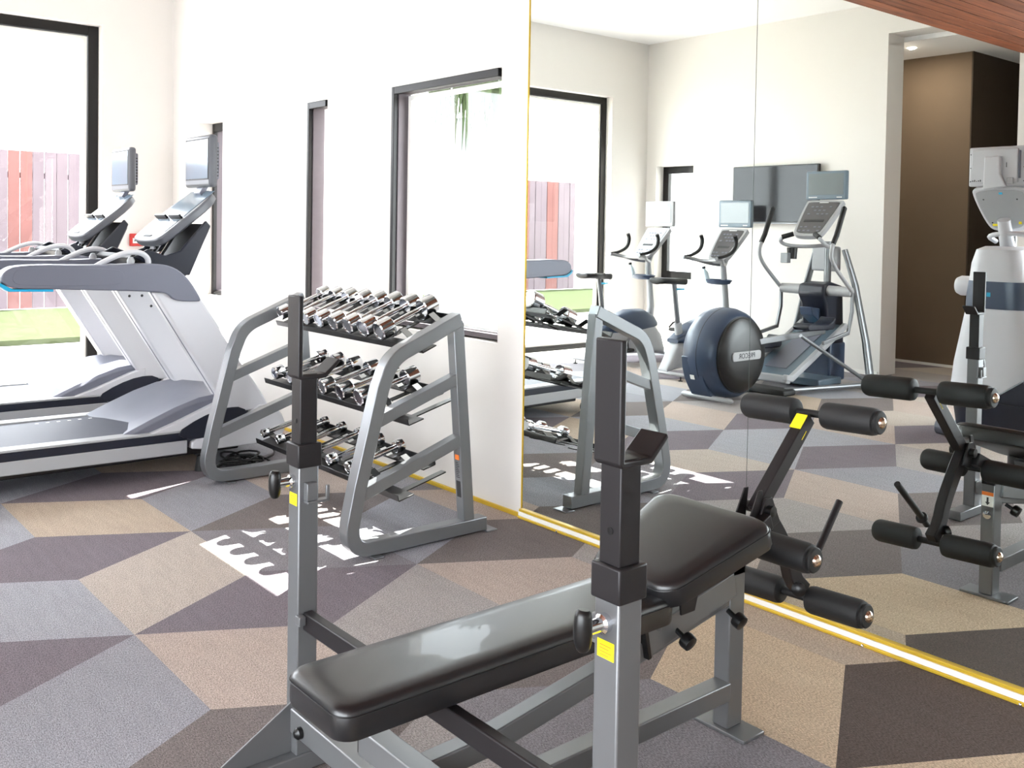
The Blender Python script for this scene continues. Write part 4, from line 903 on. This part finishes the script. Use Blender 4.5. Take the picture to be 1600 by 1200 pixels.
for u in (-.17, .20):
    for z in (1.90, 2.0, 2.10): mb.lathe([(0, .001), (0, .004), (.003, .004), (.0035, .001)], (x0+u, -4.0205 if u > .17 else -3.9955, z), (0, 1, 0), 8)
mb.box((x0+.085, -3.9955, 2.0), (x0+.09, -3.994, 2.035)).build('port_marks', M['ink'], d)
MB().box((x0+.168, -4.021, 1.92), (x0+.178, -4.0, 2.12)).build('handle_slot', M['tgrey'], d, bevel=.002)
MB().box((x0+.10, -3.9955, 1.875), (x0+.14, -3.97, 1.925)).build('cable_clip', M['tpale'], d, bevel=.004)
MB().box((x0-.155, -4.073, 1.90), (x0+.185, -4.07, 2.12)).build('display_glass', M['screen'], d)
unparent_shift(am)

# television on the back wall
tv = empty('television', (-6.68, YB+.03, 1.94), 'large flat black television mounted on the white wall behind the bikes', 'television')
MB().box((-7.26, YB+.03, 1.60), (-6.10, YB+.075, 2.27)).build('cabinet', M['black'], tv, bevel=.006)
MB().box((-7.245, YB+.0755, 1.625), (-6.115, YB+.0775, 2.258)).build('screen', M['tvglass'], tv, bevel=.001, seg=1)
MB().box((-7.26, YB+.074, 1.60), (-6.10, YB+.082, 1.612)).build('lower_trim', M['silver'], tv, bevel=.002)
MB().box((-6.9, YB, 1.75), (-6.46, YB+.03, 2.1)).build('wall_mount', M['graphite'], tv, bevel=.004)
for ch in [o for o in C.objects if o.parent is tv]: ch.data.transform(Matrix.Translation(-tv.location))

# fire call point on the left wall
al = MB().box((XL, -.385, 1.285), (XL+.035, -.265, 1.395)).build('fire_alarm', M['red'], bevel=.006); put(al, 'small red fire alarm call point on the left wall behind the treadmills', 'fire alarm')
MB().box((XL+.0355, -.365, 1.31), (XL+.0365, -.285, 1.355)).build('white_window', M['paper'], al)
mb = MB()
for i in range(4): mb.box((XL+.0367, -.352+i*.017, 1.326), (XL+.0372, -.341+i*.017, 1.338))
mb.build('black_marks', M['ink'], al)

# coiled black cable on the floor by the far rack foot
random.seed(3)
for n_, lb in ((0, 'tangle of thin black power cable on the carpet behind the far rack frame'),):
    pts = []
    for i in range(60):
        a = i*.75; r = .10 + .05*math.sin(i*1.3)
        pts.append((-5.62 + r*math.cos(a)*1.2 + .04*math.sin(i*.37), -.72 + r*math.sin(a) + .03*math.cos(i*.6), .012 + .035*(.5+.5*math.sin(i*.9)) + i*.0006))
    pts += [(-5.66, -.55, .015), (-5.8, -.4, .01), (-6.0, -.34, .01)]
    o = MB().tube(smooth_path(pts, 1), .006, 6).build('power_cable', M['rubber']); put(o, lb, 'cable')

# ------------------------------------------------------------------ outside
struct(MB().box((-60, -40, -.12), (XL-.26, 40, -.06)).build('terrace', M['ground'], smooth=False))
struct(MB().box((XL-.26, .26, -.12), (30, 40, -.06)).build('terrace_side', M['ground'], smooth=False))
g = MB().box((-17.6, -14, -.06), (-13.1, 12, .01)).build('lawn', M['grass']); put(g, 'green lawn strip outside the big glass window', 'lawn', kind='stuff')
fe = empty('board_fence', (-17.85, 0, 0), 'tall fence of grey and red vertical boards beyond the lawn outside', 'fence')
y = 1.76; i = 0
while y > -13.5:
    wd = .19
    red = i in (4, 5, 7, 8) or (i > 9 and i % 5 in (1, 2))
    MB().box((-17.87-.01*(i % 2), y-wd+.012, 0), (-17.83-.01*(i % 2), y, 2.66)).build('fence_board', M['fencered' if red else 'fence'], fe, smooth=False)
    y -= wd; i += 1
MB().box((-17.92, -13.5, .5), (-17.88, 1.7, .6)).box((-17.92, -13.5, 2.2), (-17.88, 1.7, 2.3)).build('fence_rail', M['fence'], fe, smooth=False)
for ch in [o for o in C.objects if o.parent is fe]: ch.data.transform(Matrix.Translation(-fe.location))
ow = MB().box((-9.5, 3.4, -.1), (-3.2, 3.6, 2.75)).build('garden_wall', M['outwall'], smooth=False); put(ow, 'pale rendered garden wall outside the window behind the dumbbell rack', 'wall')
pl_ = empty('palm_tree', (-9.4, 2.45, -.06), 'hanging green palm fronds at the top outside the window', 'palm')
random.seed(11)
for k in range(120):
    x = -8.9 + random.random()*2.6 ; y = 2.2 + random.random()*.5; L_ = .35 + random.random()*.5; zt = 3.0 + random.random()*.15
    w_ = .026; dx = (random.random()-.5)*.2
    MB().loft([[(x-w_, y, zt), (x+w_, y, zt), (x, y+.006, zt)], [(x-w_+dx*.5, y+.04, zt-L_*.5), (x+w_+dx*.5, y+.04, zt-L_*.5), (x+dx*.5, y+.05, zt-L_*.5)], [(x+dx-.002, y+.02, zt-L_), (x+dx+.002, y+.02, zt-L_), (x+dx, y+.022, zt-L_)]]).build('frond', M['thatch'], pl_)
MB().tube([(-9.4, 2.45, -.06), (-9.38, 2.45, 1.6), (-9.2, 2.45, 2.9), (-8.6, 2.45, 3.1), (-6.2, 2.45, 3.08)], [.12, .1, .07, .04, .02], 10).build('trunk', M['thatch'], pl_)
for ch in [o for o in C.objects if o.parent is pl_]: ch.data.transform(Matrix.Translation(-pl_.location))
